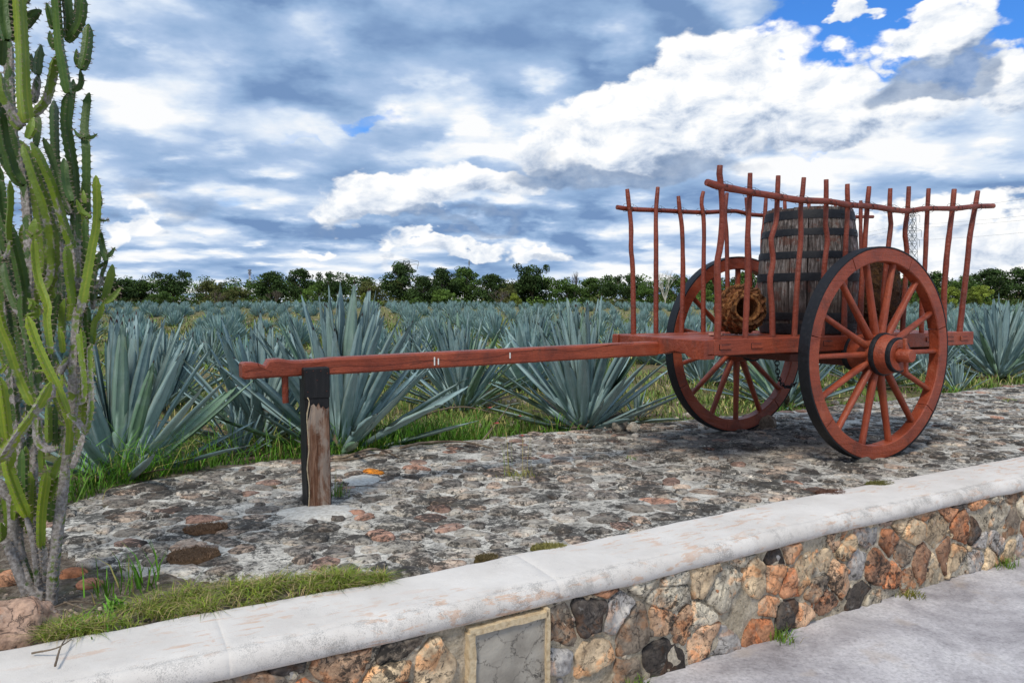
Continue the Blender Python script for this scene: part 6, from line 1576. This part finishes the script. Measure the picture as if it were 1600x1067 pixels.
# ================================================================== masts, pylons, power lines
def lattice(b, h, w0, w1, n, r_):
    lv = [(z, w0 + (w1 - w0) * (z / h) ** .8) for z in np.linspace(0, h, n + 1)]
    co = lambda z, w_: [Vector((sx * w_ / 2, sy * w_ / 2, z)) for sx, sy in ((-1, -1), (1, -1), (1, 1), (-1, 1))]
    for (z, w_), (z2, w2) in zip(lv, lv[1:]):
        A, B = co(z, w_), co(z2, w2)
        for i in range(4):
            j = (i + 1) % 4
            for p, q in ((A[i], B[i]), (A[i], B[j]), (A[j], B[i]), (B[i], B[j])): b.tube([p, q], r_, 4, False)
def pylon(px, ytop, ybase, Y, label, rz, arms, w0, w1, r_=.07):
    top = on_y(px, ytop, Y); h = top.z + 1
    t = thing('power_pylon', label, 'pylon', (top.x, Y, -1.), rz); b = MB(); lattice(b, h, w0, w1, 12, r_); b.build('tower', M['steel'], t)
    for (f, aw) in arms:
        for sg in (-1, 1):
            b = MB(); z = h * f; tip = Vector((sg * aw, 0, z + .3))
            for q in ((0, -w1 / 2, z), (0, w1 / 2, z), (0, 0, z + 1.6)): b.tube([q, tip], r_, 4, False)
            a = b.build('crossarm', M['steel'], t)
            b = MB(); b.tube([tip, tip - Vector((0, 0, 2.6))], r_ * 1.3, 5); b.build('insulator', M['steel'], a)
    return t, h
P1, h1 = pylon(1426, 331, 470, 290, 'large lattice power pylon rising behind the near-side stakes of the cart', R(12), [(.955, 3.2), (.80, 4.0), (.70, 3.4)], 5.2, 1.5)
pylon(635, 407, 470, 420, 'top of a distant pylon showing above the tallest tree', R(0), [(.97, 6.5), (.90, 6.)], 5., 3., .10)
top = on_y(390, 421, 300); t = thing('radio_mast', 'thin red and white radio mast above the left trees', 'mast', (top.x, 300, 0))
for i in range(6):
    b = MB(); z0, z1 = top.z * i / 6, top.z * (i + 1) / 6
    for a in range(3): b.tube([(math.cos(a * 2.1) * .32, math.sin(a * 2.1) * .32, z0), (math.cos(a * 2.1) * .32, math.sin(a * 2.1) * .32, z1)], .09, 4)
    for q in range(4): b.tube([(.3, 0, z0 + (z1 - z0) * q / 4), (-.3, .2, z0 + (z1 - z0) * (q + 1) / 4)], .06, 4)
    b.build('mast_section', M['mastred'] if i % 2 else M['mastwhite'], t)
for dz_ in (0.3, 1.3):
    b = MB(); b.lathe([(.7, top.z - dz_ - .4), (.7, top.z - dz_ + .2)], 8, capends=True); b.build('antenna', M['steel'], t)
top = on_y(733, 406, 300); t = thing('radio_mast', 'very thin dark mast above the trees left of the frame centre', 'mast', (top.x, 300, 0)); b = MB(); b.tube([(0, 0, 0), (0, 0, top.z)], .13, 5); b.build('pole', M['steel'], t); b = MB(); b.lathe([(.3, top.z - 2), (.3, top.z - .6)], 6, capends=True); b.build('antenna', M['steel'], t)
def wire(a, b_, sag, label):
    pts = []
    for u in np.linspace(0, 1, 26): p = a.lerp(b_, u); p.z -= sag * 4 * u * (1 - u); pts.append(p - a)
    b = MB(); b.tube(pts, .035, 4, False); o = b.build('power_line', M['steel'], None, label=label, category='power line'); o.location = a
wire(on_y(1434, 351, 290), on_y(1760, 318, 170), .6, 'power line running right from the pylon, second from the top')
wire(on_y(1436, 356, 290), on_y(1760, 326, 170), .6, 'power line running right from the pylon, third from the top')
wire(on_y(1436, 375, 290), on_y(1760, 346, 170), .6, 'lowest power line running right from the pylon')
wire(on_y(1428, 333, 290), on_y(1760, 284, 170), .6, 'uppermost power line running right from the pylon')
wire(on_y(1417, 350, 290), on_y(1180, 398, 420), .4, 'upper power line running left from the pylon behind the stakes')
wire(on_y(1417, 356, 290), on_y(1180, 404, 420), .4, 'lower power line running left from the pylon behind the stakes')
# red-flowered weeds in the field
for i, (px, py) in enumerate([(764, 640), (812, 655), (775, 668), (815, 690)]):
    rr = random.Random(i); base = on_z(px, py + 22, -.05); t = thing('red_flower', ['red flower in the weeds left of the wide agave, highest and leftmost', 'red flower in the weeds nearest the wide agave, upper of two', 'red flower in the weeds left of the wide agave, just below the leftmost one', 'red flower in the weeds nearest the wide agave, lower of two by the terrace'][i], 'flower', base, 0, 'red flowers in the weeds')
    b = MB(); b.tube([(0, 0, 0), (.01, 0, .08), (0, .01, .15)], .002, 4); b.build('stalk', M['dry'], t)
    for q in range(5):
        a = q * 1.26; b = MB(); b.add([(0, 0, .15), (math.cos(a) * .014 - .008 * math.sin(a), math.sin(a) * .014 + .008 * math.cos(a), .155 + rr.uniform(0, .01)), (math.cos(a) * .03, math.sin(a) * .03, .158), (math.cos(a) * .014 + .008 * math.sin(a), math.sin(a) * .014 - .008 * math.cos(a), .155)], [(0, 1, 2, 3)]); b.build('petal', M['petal'], t)
